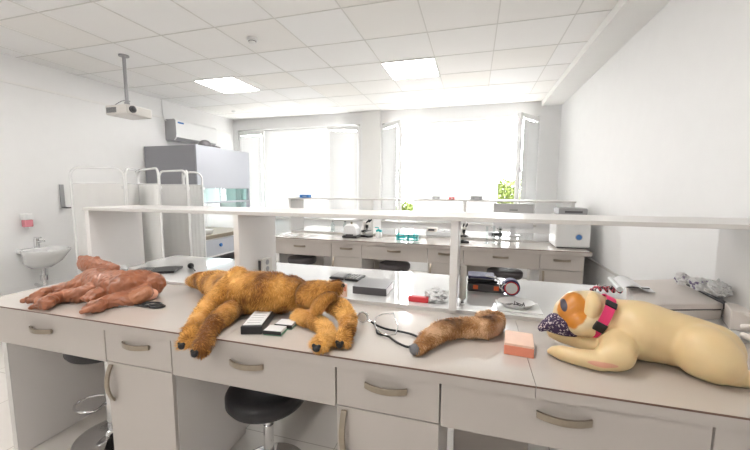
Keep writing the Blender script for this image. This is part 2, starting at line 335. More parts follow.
def window(n,W,la,ra,lt,mt,rt):
    r=sempty('window_%d'%n,(W[0],YF+.06,ZS)); wd=W[1]-W[0]; h=ZT-ZS; t=.05; sw=.62
    m=MB().box(0,t,0,.08,0,h).box(wd-t,wd,0,.08,0,h).box(t,wd-t,0,.08,0,t).box(t,wd-t,0,.08,h-t,h)
    for xx in (sw,wd-sw): m.box(xx-.03,xx+.03,0,.08,t,h-t)
    m.build('window_frame','frame',r,bev=.004)
    MB().box(sw+.03,wd-sw-.03,.04,.046,t,h-t).build('pane','glass',r)
    MB().box(-.03,wd+.03,-.12,0,-.03,0).build('window_sill','edge',r,bev=.004)
    sh=h-.06; w_=.60
    a=sash(r,w_,sh,1); a.location=(.02,-.03,.03); a.rotation_euler.z=-math.radians(la)
    b=sash(r,w_,sh,-1); b.location=(wd-.02,-.03,.03); b.rotation_euler.z=math.radians(ra)
    hz=ZS+.07
    # a blind on each leaf and one in front of the fixed pane
    o=Vector((W[0]+.02,YF+.03,hz)); rz=-math.radians(la)
    n_=Vector((math.sin(rz),-math.cos(rz),0))*.05
    blind(lt,w_/2,w_-.09,h-.15,o+n_,rz,group=None)
    blind(mt,wd/2,wd-2*sw+.02,h-.02,(W[0],YF+.02,ZS+.01),0,group=None)
    o=Vector((W[1]-.02,YF+.03,hz)); rz=math.radians(ra); n_=Vector((math.sin(rz),-math.cos(rz),0))*.05
    blind(rt,-w_/2,w_-.09,h-.15,o+n_,rz,group=None)
window(1,W1,2,20,'white slatted blind on the narrow closed leaf beside the grey safety cabinet','wide white slatted blind on the left window','white slatted blind on the slightly open leaf left of the pillar')
window(2,W2,45,56,'white slatted blind on the swung-open leaf just right of the pillar','wide white slatted blind on the right window, bright gaps both sides','white slatted blind on the open leaf beside the right wall')

# outside: ground far below and trees
struct(MB().box(-40,40,7.5,80,-3.6,-3.5).build('ground',mat('paved_ground',(.34,.33,.31),.9)))
M['leaf']=mat('tree_leaf',(.075,.10,.018),.6,var=.35,scale=3); M['bark']=mat('bark',(.10,.07,.05),.9)
def tree(x,y,top,rad,label):
    t=thing('tree',label,'tree',(x,y,-3.5))
    h=top+3.5
    MB().cyl((0,0,0),(0,0,h-rad),.16,.08,10).build('trunk','bark',t,smooth=True)
    m=MB(); rnd=random.Random(int(x*10))
    for i in range(2600):
        u=Vector((rnd.gauss(0,1),rnd.gauss(0,1),rnd.gauss(0,1))).normalized()*rad*(rnd.random()**.4)
        u*=1+.25*noise.noise(u*1.3)
        c=u+Vector((0,0,h-rad)); a=Vector((rnd.gauss(0,1),rnd.gauss(0,1),rnd.gauss(0,1))).normalized()*.13; b=a.cross(Vector((rnd.random(),rnd.random(),rnd.random()))).normalized()*.07
        m.add([c-a,c+b,c+a,c-b],[(0,1,2,3)])
    m.build('foliage','leaf',t)
tree(1.75,20,2.1,1.35,'green leafy tree seen outside the gap beside the open right leaf')
tree(-3.75,20,.75,1.0,'low yellow-green tree seen outside the gap just right of the pillar')

# ------------------------------------------------------------------ ceiling fittings
def ceiling_light(x,y,label,first=None):
    t=thing('ceiling_light',label,'ceiling light',(x,y,ZC),group='square ceiling panels')
    MB().box(-.298,.298,-.298,.298,-.012,-.001).build('frame','tbar',t)
    MB().box(-.285,.285,-.285,.285,-.016,-.012).build('diffuser','emit',t)
    return t
l0=ceiling_light(-.755,4.17,'square lit panel in the ceiling in front of the right window')
l1=copy_tree(l0); l1.location=(-3.3,4.13,ZC); l1['label']='square lit panel in the ceiling above the safety cabinet'
for (x,y,s) in [(-.755,1.17,'right'),(-3.3,1.13,'left'),(-.755,-1.23,'right'),(-3.3,-1.27,'left')]:
    c=copy_tree(l0); c.location=(x,y,ZC)
    c['label']='lit ceiling panel %s, on the %s side'%('above the front lab bench' if y>0 else 'at the rear of the room',s)
t=thing('smoke_detector','round white smoke detector on the ceiling tiles','smoke detector',(-2.07,2.95,ZC-.003))
MB().lathe((0,0,0),[(.05,0),(.052,-.015),(.045,-.022)]).build('base','white',t,smooth=True)
MB().lathe((0,0,0),[(.03,-.022),(.034,-.028),(.03,-.045),(.012,-.052)]).build('sensor_head','white',t,smooth=True)
MB().lathe((0,0,0),[(.0352,-.026),(.0352,-.031)],).build('vent_ring','dgrey',t)
tag(MB().lathe((0,0,0),[(.04,0),(.04,-.012),(.02,-.025)]).build('ceiling_sensor','white',None,loc=(-4.3,5.5,ZC-.0035),smooth=True),'tiny white ceiling sensor near the far left corner','sensor')

# projector
t=thing('projector','white ceiling projector on a grey pole, lens facing the room','projector',(-3.68,2.97,2.28))
MB().box(-.15,.15,-.15,.15,0,.10).build('body','offwhite',t,bev=.012)
MB().box(-.13,.01,-.152,-.149,.02,.075).build('vent','dgrey',t)
v=MB()
for k in range(7): v.box(-.13,.01,-.154,-.151,.024+k*.008,.027+k*.008)
v.build('vent_grille','grey',t)
MB().lathe((.15,-.085,.055),[(.036,0),(.036,.018),(.03,.02)],axis='x').build('lens_ring','dgrey',t,smooth=True)
MB().lathe((.15,-.085,.055),[(.026,.0),(.026,.022),(.012,.027)],axis='x').build('lens','black',t,smooth=True)
MB().cyl((.015,-.03,.14),(.015,-.03,.64),.017).cyl((.015,-.03,.625),(.015,-.03,.638),.05).build('pole','grey',t,smooth=True)
MB().box(-.04,.07,-.085,.025,.10,.112).cyl((.015,-.03,.11),(.015,-.03,.15),.025).build('mount_plate','grey',t,bev=.002)
MB().tube([(.085,-.05,.15),(.03,-.08,.16),(-.05,-.1,.12),(-.12,-.08,.10)],.005,smooth=2).build('cable','grey',t,smooth=True)

# air conditioner
t=thing('air_conditioner','white wall air conditioner high on the left wall','air conditioner',(XL,4.53,2.28))
prof=[(0,0),(.16,0),(.21,.05),(.22,.10),(.215,.31),(.19,.335),(0,.335)]
MB().prism([(a,b) for a,b in prof],0,.92,ax=1).build('body','white',t,bev=.008)
MB().hexa([(.165,.03,.003),(.213,.03,.05),(.213,.89,.05),(.165,.89,.003)],[(.171,.03,-.002),(.219,.03,.045),(.219,.89,.045),(.171,.89,-.002)]).build('louvre','grey',t)
MB().box(.2165,.2195,.04,.16,.27,.295).build('logo','blue',t)
MB().prism([(a+.001 if a else 0,b) for a,b in prof],-.004,0,ax=1).build('end_cover','grey',t)
MB().tube([(.03,-.002,.31),(.03,-.04,.33),(.03,-.06,.42),(.03,-.06,.63)],.008,smooth=2).build('pipe','white',t,smooth=True)

# ------------------------------------------------------------------ lab benches
def bow_handle(parent,c,L=.16,vert=False):
    m=MB(); n=14; pts=[]
    for i in range(n+1):
        a=-1+2*i/n; pts.append((a*L/2,-.006-.024*(1-a*a)))
    P=[]
    hw=.0115
    for (u,d) in pts:
        P.append([(u,d-.0045,-hw),(u,d+.0045,-hw),(u,d+.0045,hw),(u,d-.0045,hw)])
    v=[]; f=[]
    for q in P:
        for (u,d,z) in q: v.append((z,d,u) if vert else (u,d,z))
    for i in range(n):
        for k in range(4): f.append((i*4+k,i*4+(k+1)%4,(i+1)*4+(k+1)%4,(i+1)*4+k))
    f+=[(3,2,1,0),(n*4,n*4+1,n*4+2,n*4+3)]
    m.add(v,f)
    for s_ in(-1,1):
        u=s_*(L/2-.006); p0=(0,-.010,u) if vert else (u,-.010,0); p1=(0,.001,u) if vert else (u,.001,0); m.cyl(p0,p1,.006,n=10)
    return m.build('handle','steel',parent,loc=c,bev=.0012)
ZD0,ZD1=.672,.832
def cabinet(x0,x1,y0,label,group=None,deep=.55):
    t=thing('cabinet',label,'cabinet',((x0+x1)/2,y0,0)); w=(x1-x0)/2
    MB().box(-w+.002,w-.002,.02,deep,.07,.833).build('body','lam_side',t,bev=.001)
    MB().box(-w+.03,w-.03,.05,deep-.03,0,.07).build('plinth','lam_side',t)
    d=MB().box(-w+.003,w-.003,0,.018,ZD0+.002,ZD1).build('drawer','lam',t,bev=.002)
    bow_handle(d,(0,-.001,.752+.026),.16)
    d=MB().box(-w+.003,w-.003,0,.018,.075,ZD0-.002).build('door','lam',t,bev=.002)
    bow_handle(d,(-w+.035,-.001,.57),.18,True)
    return t
def apron(x0,x1,y0,label,deep=.55):
    t=thing('desk_drawer',label,'drawer',((x0+x1)/2,y0,.665)); w=(x1-x0)/2
    d=MB().box(-w+.003,w-.003,0,.018,.0,ZD1-.665).build('drawer_front','lam',t,bev=.002)
    bow_handle(d,(.0,-.001,.113),.16)
    MB().box(-w+.02,w-.02,.02,deep-.1,.01,.167).build('drawer_box','lam_side',t)
    return t
def bench(y0,where,labels,slabs):
    x=[-2.54,-1.675,-1.277,-.484,-.09,.686,1.10]
    t=thing('end_panel','tall white panel holding up the left end of the %s'%where,'panel',(-2.44,y0,0))
    MB().box(0,.036,.005,.56,0,.663).build('board','lam_side',t,bev=.001)
    MB().box(0,.036,0,.005,0,.663).build('edge_band','edge',t)
    for i in range(6):
        if i%2==0: apron(x[i],x[i+1],y0,labels[i])
        else: cabinet(x[i],x[i+1],y0,labels[i])
    # front worktop
    t=thing('worktop',labels[6],'worktop',(0,y0,.833))
    for a,b in slabs:
        MB().box(a+.0008,b-.0008,-.02,.56,.003,.042).build('slab','lam',t)
        MB().box(a+.0008,b-.0008,-.022,.56,.042,.047).build('surface',M['top'],t)
        MB().box(a+.0008,b-.0008,-.0235,-.022,.0405,.0465).build('edge_strip','brown',t)
    # raised white rear half
    t=thing('worktop',labels[7],'worktop',(0,y0+.55,.833))
    MB().box(-2.56,1.22,.012,.70,0,.062).build('substrate','edge',t,bev=.002)
    MB().box(-2.56,1.22,.010,.72,.062,.067).build('surface','topw',t,bev=.001)
Y1=1.15
bench(Y1,'front bench',[
 'wide white drawer above the knee hole at the left end of the front bench',
 'narrow white cabinet under the brown skinless dog, front bench',
 'wide white drawer above the black stool under the golden plush dog',
 'narrow white cabinet under the stethoscope, middle of the front bench',
 'wide white drawer under the orange suture pad and bulldog head',
 'narrow white cabinet at the right edge of the front bench, under the bulldog legs',
 'cream glossy front worktop carrying the dog models',
 'raised glossy white rear worktop behind the dog models, under the long shelf'],
 [(-2.59,-2.19),(-2.19,-.99),(-.99,.21),(.21,1.22)])
Y2=3.86
bench(Y2,'back bench',[
 'wide white drawer above the leftmost stool of the back bench',
 'narrow white cabinet below the small silver apparatus on the back bench',
 'wide white drawer above the middle stool of the back bench, below the teal rack',
 'narrow white cabinet of the back bench beside the middle upright, right of the middle stool',
 'wide white drawer above the rightmost stool of the back bench',
 'narrow white cabinet under the white centrifuge at the right end of the back bench',
 'pale worktop of the back bench near the windows',
 'raised white rear worktop of the back bench on the window side'],
 [(-2.59,-2.19),(-2.19,-.99),(-.99,.21),(.21,1.16)])
def rear_cab(x0,x1,ya,yb,label):
    t=thing('cabinet',label,'cabinet',((x0+x1)/2,ya,0)); w=(x1-x0)/2
    MB().box(-w,w,0,yb-ya-.02,.0,.832).build('body','lam',t,bev=.002)
    d=MB().box(-w+.003,w-.003,yb-ya-.02,yb-ya,.075,ZD0).build('door','lam',t)
    h=bow_handle(d,(-w+.035,yb-ya+.001,.57),.18,True); h.rotation_euler.z=PI
    d=MB().box(-w+.003,w-.003,yb-ya-.02,yb-ya,ZD0+.002,ZD1).build('drawer','lam',t)
    h=bow_handle(d,(0,yb-ya+.001,.76),.16); h.rotation_euler.z=PI
rear_cab(-1.33,-.93,2.10,2.40,'white cabinet back seen through the knee hole behind the round black stool')
rear_cab(-.06,.30,1.72,2.40,'white cabinet back in the knee hole right of the middle door of the front bench')
rear_cab(-2.45,-2.10,1.76,2.40,'white cabinet back deep in the leftmost knee hole of the front bench')
rear_cab(.80,1.18,1.76,2.40,'white cabinet back at the right end under the rear worktop')
for i,(a,b) in enumerate([(-2.45,-2.05),(-1.33,-.93),(-.06,.34),(.75,1.15)]):
    rear_cab(a,b,4.45,5.12,'white cabinet back under the window side of the back bench, %s'%['far left','behind the middle stool','behind the rightmost stool','far right'][i])
def shelf(y0,d,z,label,xs,x0,x1,base):
    t=thing('shelf_rack',label,'shelf',(0,y0,base))
    MB().box(x0,x1,0,d,z-base,z-base+.02).build('shelf_board','edge',t,bev=.002)
    for x in xs: MB().box(x-.018,x+.018,.006,d-.006,0,z-base).build('upright','lamw',t,bev=.002)
    return t
shelf(1.68,.40,1.348,'long white open shelf on upright panels along the front bench',[-2.53,-1.335,-.085,1.185],-2.56,1.27,.90)
shelf(4.36,.40,1.352,'long narrow white shelf of the back bench in front of the windows',[-2.53,-1.30,-.1,1.09],-2.56,1.12,.90)

# ------------------------------------------------------------------ stools
def stool(x,y,z,label,seat='black_leather',ring=True,group=None,r=.19,th=.085):
    t=thing('stool',label,'stool',(x,y,0),group=group)
    MB().lathe((0,0,z-th),[(.02,-.01),(r*.6,-.008),(r*.93,.0),(r,.02),(r,th*.66),(r*.95,th*.86),(r*.8,th*.97),(r*.4,th*.93),(.01,th*.9)],40).build('seat',seat,t,smooth=True)
    MB().lathe((0,0,0),[(.19,0),(.195,.008),(.17,.018),(.06,.03),(.035,.055)],40).build('base','chrome',t,smooth=True)
    MB().cyl((0,0,.05),(0,0,z*.55),.026).cyl((0,0,z*.55),(0,0,z-th),.018).build('post','chrome',t,smooth=True)
    if ring:
        pts=[(-.02,-.02,.22)]+[(-.115+.105*math.cos(a),-.02+.085*math.sin(a),.20) for a in [0.5+i*.35 for i in range(16)]]+[(-.02,-.02,.22)]
        MB().tube(pts,.007,smooth=1).build('foot_ring','chrome',t,smooth=True)
    return t
s1=stool(-1.00,1.46,.49,'black round stool under the golden plush dog, seat pushed below the drawer',ring=False,r=.205)
s2=stool(-2.06,1.42,.635,'charcoal round stool with chrome foot ring in the left knee hole of the front bench','black_leather')
s3=stool(-2.16,4.02,.615,'charcoal stool seat under the left end of the back bench','grey_seat',False)
s4=copy_tree(s3); s4.location=(-.905,4.02,0); s4['label']='charcoal stool seat in the middle knee hole of the back bench, below the teal rack'
s5=copy_tree(s3); s5.location=(.36,4.02,0); s5['label']='charcoal stool seat behind the black tool case, right knee hole of the back bench'
for s_ in(s3,s4,s5): s_['group']='stools at the back bench'

# ------------------------------------------------------------------ safety cabinet (left rear)
t=thing('safety_cabinet','tall grey and lavender biological safety cabinet against the left wall','safety cabinet',(XL,4.11,0))
D=.975; L=1.22
MB().box(0.02,D,0,.03,.70,2.13).box(.02,D-.1,0,.03,0,.70).build('side_panel','cabgrey',t,bev=.004)
m=MB().box(0.02,D,L-.03,L,.70,1.05).box(.02,D,L-.03,L,1.62,2.13).box(.02,.35,L-.03,L,1.05,1.62).box(D-.06,D,L-.03,L,1.05,1.62).box(.02,D-.1,L-.03,L,0,.7)
m.build('side_panel','cabgrey',t,bev=.004)
MB().box(.35,D-.06,L-.02,L-.014,1.05,1.62).build('side_window','tealglass',t)
MB().box(.02,D-.02,.03,L-.03,1.60,2.12).build('filter_housing','cabgrey',t)
MB().box(D-.02,D+.012,.0,L,1.50,2.135).build('front_panel','cablight',t,bev=.006)
MB().box(.02,.06,.03,L-.03,.78,1.60).build('rear_wall','white',t)
MB().box(.06,D-.03,.03,.036,.78,1.60).build('lining','white',t)
MB().box(.06,D-.03,L-.04,L-.031,.78,1.05).box(.06,.35,L-.04,L-.031,1.05,1.6).build('lining','white',t)
MB().box(.02,D+.01,.03,L-.03,.72,.78).build('work_surface','steel',t,bev=.003)
MB().box(D-.015,D-.01,.03,L-.03,1.30,1.52).build('sash_glass','tealglass',t)
MB().box(D-.02,D+.005,.03,L-.03,1.27,1.30).build('sash_rail','cablight',t,bev=.003)
MB().box(.05,D-.02,.10,L-.15,.42,.72).build('drawer_unit','white',t,bev=.004)
MB().box(D-.02,D-.008,.13,L-.18,.45,.70).build('drawer_front','cablight',t,bev=.003)
MB().lathe((D-.008,.42,.60),[(.012,0),(.012,.015),(.028,.02),(.028,.035),(.02,.04)],axis='x').build('knob','blue',t,smooth=True)
MB().box(.5,.56,.06,L-.06,1.575,1.598).build('added_fill_strip','emit2',t)  # glowing strip added to brighten the cabinet interior, not a known fitting
MB().box(.1,.8,.06,L-.06,.0,.06).build('foot_base','cabgrey',t)
tag(MB().lathe((0,0,0),[(.10,0),(.10,.02),(.085,.06),(.05,.095),(.01,.105)],24).cyl((0,.05,.03),(.02,.30,.02),.03,.012,12).build('domed_cap','dgrey',None,loc=(-4.00,4.42,2.135),smooth=True),'dark grey domed cap lying on top of the safety cabinet','cap')
tag(MB().lathe((0,0,0),[(.05,0),(.075,.03),(.08,.07),(.075,.07),(.05,.02)],24).build('basin','white',None,loc=(-4.05,4.45,.78),smooth=True),'small white basin inside the safety cabinet','basin')

# ------------------------------------------------------------------ folding screens
def screen(P,h,zf,label,drop=.17):
    t=thing('folding_screen',label,'folding screen',(P[0][0],P[0][1],0))
    o=Vector((P[0][0],P[0][1],0))
    for k in range(len(P)-1):
        a=Vector((*P[k],0))-o; b=Vector((*P[k+1],0))-o; d=(b-a).normalized(); a2=a+d*.015; b2=b-d*.015
        r=.09
        def arc(c,s): return [c+s*r*math.sin(q)*d*1+Vector((0,0,r*math.cos(q))) for q in [PI/2*i/5 for i in range(6)]]
        zt=h
        left=[a2+d*r-d*r*math.cos(q)+Vector((0,0,zt-r+r*math.sin(q))) for q in [PI/2*i/5 for i in range(6)]]
        right=[b2-d*r+d*r*math.cos(q)+Vector((0,0,zt-r+r*math.sin(q))) for q in [PI/2*i/5 for i in range(5,-1,-1)]]
        pts=[a2+Vector((0,0,.06))]+left+right+[b2+Vector((0,0,.06))]
        f=MB().tube(pts,.0125,n=10)
        f.tube([a2+Vector((0,0,h-drop)),b2+Vector((0,0,h-drop))],.006); f.tube([a2+Vector((0,0,.25)),b2+Vector((0,0,.25))],.008)
        fr=f.build('panel_frame','tubew',t,smooth=True)
        nrm=Vector((-d.y,d.x,0))*.001; c=MB(); n=24
        v=[]
        for i in range(n+1):
            q=a2+(b2-a2)*i/n+Vector((-d.y,d.x,0))*(.002*math.sin(i*1.3))
            v+= [q+Vector((0,0,.25)),q+Vector((0,0,h-drop))]
        vb=[p+nrm*2 for p in v]
        F=[(2*i,2*i+2,2*i+3,2*i+1) for i in range(n)]; m=len(v); F+=[(m+2*i,m+2*i+1,m+2*i+3,m+2*i+2) for i in range(n)]
        F+=[(2*i+1,2*i+3,m+2*i+3,m+2*i+1) for i in range(n)]
        c.add(v+vb,F); c.build('cloth','cloth',t,smooth=True)
        w=MB()
        for q in (a2,b2): w.lathe(q+Vector((0,0,.03)),[(.028,-.01),(.028,.01)],16,axis='x')
        w.build('caster','dgrey',t)
        cl=MB()
        for q in (b2,): cl.box(q.x-.02,q.x+.02,q.y-.02,q.y+.02,h-drop-.06,h-drop-.03)
        cl.build('hinge','white',t)
    return t
screen([(-4.146,2.62),(-3.70,2.89),(-4.06,3.33),(-3.31,2.96)],1.72,.2,'white tubular folding screen nearest the basin, its front panel facing the room')
screen([(-3.92,3.50),(-3.33,3.37),(-3.80,3.76),(-3.55,3.86)],1.715,.2,'white folding screen beside the grey side of the safety cabinet')

# ------------------------------------------------------------------ wash basin, soap, bracket
t=thing('wash_basin','white ceramic wash basin on the left wall with mixer tap','sink',(XL,2.635,.785))
m=MB(); n=32; rings=[]
def ring(rx,ry,z,cx): return [(max(0.0,cx+rx*math.cos(2*PI*i/n)),ry*math.sin(2*PI*i/n),z) for i in range(n)]
R=[ring(.10,.10,-.19,.14),ring(.16,.17,-.12,.18),ring(.23,.185,-.02,.23),ring(.24,.20,.01,.24),ring(.24,.20,.025,.24),ring(.225,.185,.03,.24),ring(.18,.145,.0,.25),ring(.10,.11,-.09,.25),ring(.02,.02,-.10,.25)]
v=[p for r in R for p in r]; f=[]
for k in range(len(R)-1):
    for i in range(n): f.append((k*n+i,k*n+(i+1)%n,(k+1)*n+(i+1)%n,(k+1)*n+i))
f+=[tuple(range(n-1,-1,-1)),tuple(range((len(R)-1)*n,len(R)*n))]
m.add(v,f).build('bowl','ceramic',t,smooth=True)
MB().box(0,.12,-.15,.15,-.02,.03).build('tap_ledge','ceramic',t,bev=.012)
MB().cyl((.09,0,.03),(.09,0,.14),.025).cyl((.09,0,.10),(.22,0,.115),.014,.012).box(.07,.17,-.012,.012,.145,.158).build('tap','chrome',t,bev=.003,smooth=True)
MB().cyl((.16,0,-.18),(.16,0,-.28),.02).cyl((.16,0,-.28),(.16,0,-.34),.035).tube([(.16,0,-.33),(.16,0,-.40),(.10,0,-.42),(.01,0,-.40)],.018,smooth=2).build('trap','chrome',t,smooth=True)
MB().cyl((.10,.07,-.16),(.10,.07,-.797),.02).build('waste_pipe','white',t,smooth=True)
t=thing('soap_dispenser','soap dispenser with pink liquid on the left wall above the basin','soap dispenser',(XL,2.60,1.06))
MB().box(0,.08,-.045,.045,.08,.15).build('cover','white',t,bev=.01)
MB().box(.005,.07,-.038,.038,.0,.08).build('tank','pink',t,bev=.008)
MB().box(.03,.085,-.015,.015,-.02,.0).build('push_lever','white',t,bev=.003)
t=thing('wall_bracket','slim grey upright bracket on the left wall beside the folding screen','bracket',(XL,2.98,1.25))
MB().box(0,.02,-.02,.02,0,.29).build('upright','grey',t); MB().box(.02,.12,-.02,.02,0,.015).build('foot','dgrey',t)
t=thing('trolley','white trolley corner with black handle cut by the left edge of view','trolley',(-4.28,1.96,0),.3)
MB().tube([(0,0,.07),(0,0,.90),(-.03,0,.915),(-.32,0,.915),(-.35,0,.90),(-.35,0,.07)],.013).build('frame','tubew',t,smooth=True)
MB().cyl((-.30,0,.93),(-.02,0,.93),.018).build('handle','black',t,smooth=True)
for x in(0,-.35): MB().lathe((x,0,.035),[(.034,-.014),(.035,0),(.034,.014)],20,axis='y').build('caster','black',t,smooth=True)
MB().box(-.34,-.01,-.01,.01,.2,.75).build('side_sheet','white',t)

# ------------------------------------------------------------------ animal bodies
def union(parts,voxel=.006,smooth=6,extra=None,origin=(0,0,0)):
    m=MB()
    for pt in parts:
        for i in range(len(pt)):
            if i==0: m.sph(pt[0][:3],pt[0][3]); continue
            a=Vector(pt[i-1][:3]);b=Vector(pt[i][:3]); n=max(1,int((b-a).length/(min(pt[i-1][3],pt[i][3])*.22)))
            for k in range(1,n+1):
                s=k/n; q=s*s*(3-2*s)*.5+s*.5
                m.sph(a.lerp(b,s),pt[i-1][3]*(1-q)+pt[i][3]*q,nu=20,nv=14)
    for e in (extra or []): m.sph(e[0],e[1],e[2] if len(e)>2 else (1,1,1),20,14)
    o=m.build('tmp','white',origin=origin)
    r=o.modifiers.new('r','REMESH'); r.mode='VOXEL'; r.voxel_size=voxel; r.adaptivity=0
    s=o.modifiers.new('s','SMOOTH'); s.factor=.5; s.iterations=smooth
    dg=bpy.context.evaluated_depsgraph_get(); me=bpy.data.meshes.new_from_object(o.evaluated_get(dg)); bpy.data.objects.remove(o)
    me.polygons.foreach_set('use_smooth',[True]*len(me.polygons))
    me.materials.clear()
    return me
def body(name,me,m,parent=None,origin=(0,0,0)):
    o=bpy.data.objects.new(name,me); C.objects.link(o); me.name=name; me.materials.append(M[m] if isinstance(m,str) else m)
    if parent: o.parent=parent
    o.location=origin; return o
def furry(me,count,length,width,seed,floorz=None,comb=(0,0,-1)):
    rnd=random.Random(seed); comb=Vector(comb)
    polys=me.polygons; areas=[p.area for p in polys]; idx=rnd.choices(range(len(polys)),weights=areas,k=count)
    V=[v.co.copy() for v in me.vertices]; F=[tuple(p.vertices) for p in polys]; sm=[True]*len(F)
    V=[v+vn.normal*(.0035*noise.noise(v*38)+.0015*noise.noise(v*90)) for v,vn in zip(V,me.vertices)]
    for i in idx:
        p=polys[i]; vs=[V[k] for k in p.vertices]; c=sum((v*rnd.random() for v in vs),Vector())
        w=[rnd.random() for _ in vs]; W=sum(w); c=sum((v*q for v,q in zip(vs,w)),Vector())/W
        nz=p.normal
        sw=Vector((noise.noise(c*9),noise.noise(c*9+Vector((9,3,1))),noise.noise(c*9+Vector((2,7,5)))))*1.6
        d=comb+sw; d=d-nz*d.dot(nz)
        if d.length<1e-4: d=Vector((1,0,0))
        d.normalize(); L=length*rnd.uniform(.6,1.25)*(1+.5*noise.noise(c*25))
        tip=c+(nz*rnd.uniform(.28,.62)+d*.85)*L
        if floorz is not None and tip.z<floorz: tip.z=floorz+.0005
        s=nz.cross(d).normalized()*width*.5
        V+=[c-s-nz*.001,c+s-nz*.001,tip]; k=len(V)-3; F.append((k,k+1,k+2)); sm.append(False)
    out=bpy.data.meshes.new('fur'); out.from_pydata([tuple(v) for v in V],[],F); out.update()
    out.polygons.foreach_set('use_smooth',sm); return out

def shift(pt,o): return [(p[0]-o[0],p[1]-o[1],p[2]-o[2],p[3]) for p in pt]
def near(p,dx=0,dy=0,dz=0): return (p[0]+dx,p[1]+dy,p[2]+dz)

# golden plush dog
O=(-.95,1.40,.88)
t=thing('plush_dog','shaggy golden plush dog lying on its side, hind paws hanging over the edge','plush toy',O)
P=CH['plush']
ex=[]
for pt in P[1:]:
    q=Vector(pt[-1][:3]); d=(q-Vector(pt[-2][:3])).normalized(); s=d.cross(Vector((0,0,1))).normalized()
    for k in(-1,0,1): ex.append((q+d*.018+s*k*.02,.018))
me=union(P[:1],.007,5,None,O); bodyo=body('body',furry(me,17000,.019,.0030,1,None),'fur',t)
for k_,pt in enumerate(P[1:]):
    me=union([pt],.006,4,ex[k_*3:k_*3+3],O); body('leg',furry(me,6500,.017,.0028,20+k_,None),'fur',t)
me=union(CH['plush_tail'],.006,3,None,O); body('tail',furry(me,3500,.017,.003,2),'fur',t)
me=union(CH['plush_head'],.006,4,None,O); hd=body('head',furry(me,7000,.016,.0028,3),'fur',t)
me=union(CH['plush_ear'],.005,4,None,O); body('ear',furry(me,3000,.013,.0026,4,comb=(-.3,0,-1)),'fur',hd)
h=CH['plush_head'][0]; MB().sph(near(h[-1],.016,-.006,.0),.010,(1,1,.8)).build('nose','pad',hd,origin=O,smooth=True).location=(0,0,0)
for pt in P[1:]:
    q=Vector(pt[-1][:3]); d=(q-Vector(pt[-2][:3])).normalized(); r=pt[-1][3]
    c=q+Vector((.0,-r*.93,-.004))+d*.010
    m=MB().sph(c,.0135,(1.1,.75,1.0))
    for k in (-1,1): m.sph(c+Vector((k*.010,.001,.009)),.008,(1,.7,1))
    m.build('paw_pad','pad',t,origin=O,smooth=True).location=(0,0,0)

# ginger furry limb with grey claws
O=(-.02,1.44,.88)
t=thing('furry_limb','ginger furry animal limb with a grey cut end lying on the worktop','limb model',O)
me=union(CH['limb'],.006,5,None,O); body('fur_sleeve',furry(me,16000,.014,.0026,7),'furearth',t)
p=CH['limb'][0][0]
MB().sph(near(p,-.012,-.012,-.002),.023,(1,.9,.95)).build('stump','claw',t,origin=O,smooth=True).location=(0,0,0)

# cream bulldog
O=(.62,1.42,.88)
t=thing('bulldog_model','cream vinyl bulldog training model lying down with a pink collar','dog model',O)
P=CH['bull']
ex=[]
for pt in P[2:]:
    q=Vector(pt[-1][:3]); d=(q-Vector(pt[-2][:3])).normalized(); s=d.cross(Vector((0,0,1))).normalized()
    for k in(-1.5,-.5,.5,1.5): ex.append((q+d*.008+s*k*.010,.0125))
e=CH['bull_muzzle'][0]; b0=P[2][4]
M['vinyl']=two_tone('cream_vinyl',(.74,.555,.30),[((.437-O[0],1.262-O[1],.915-O[2]),(.045,.03,.009),(.72,.36,.25))],.42,coat=.1)
M['vinyl'].node_tree.nodes['Principled BSDF'].inputs['Subsurface Weight'].default_value=.08
body('body',union(P,.006,9,ex,O),'vinyl',t)
hb=CH['bull_head']; hc=hb[0][1]
M['headskin']=two_tone('bulldog_head_paint',(.76,.61,.38),[
  ((CH['patch'][0]-O[0],CH['patch'][1]-O[1],CH['patch'][2]-O[2]),(.050,.075,.078),(.58,.21,.02)),
  ((CH['eye'][0]-O[0],CH['eye'][1]-O[1],CH['eye'][2]-O[2]),(.013,.06,.027),(.03,.02,.04))],.42,coat=.1,var=.05)
hd=body('head',union(hb,.005,6,None,O),'headskin',t)
body('ear',union(CH['bull_ear'],.005,5,None,O),'vinyl',hd)
M['speck']=speckle('dark_speckled_muzzle',(.04,.02,.07),(.62,.55,.56),130,.57)
mz=body('muzzle',union(CH['bull_muzzle'],.0045,3,None,O),'speck',hd); mz['label']='dark purple speckled muzzle'
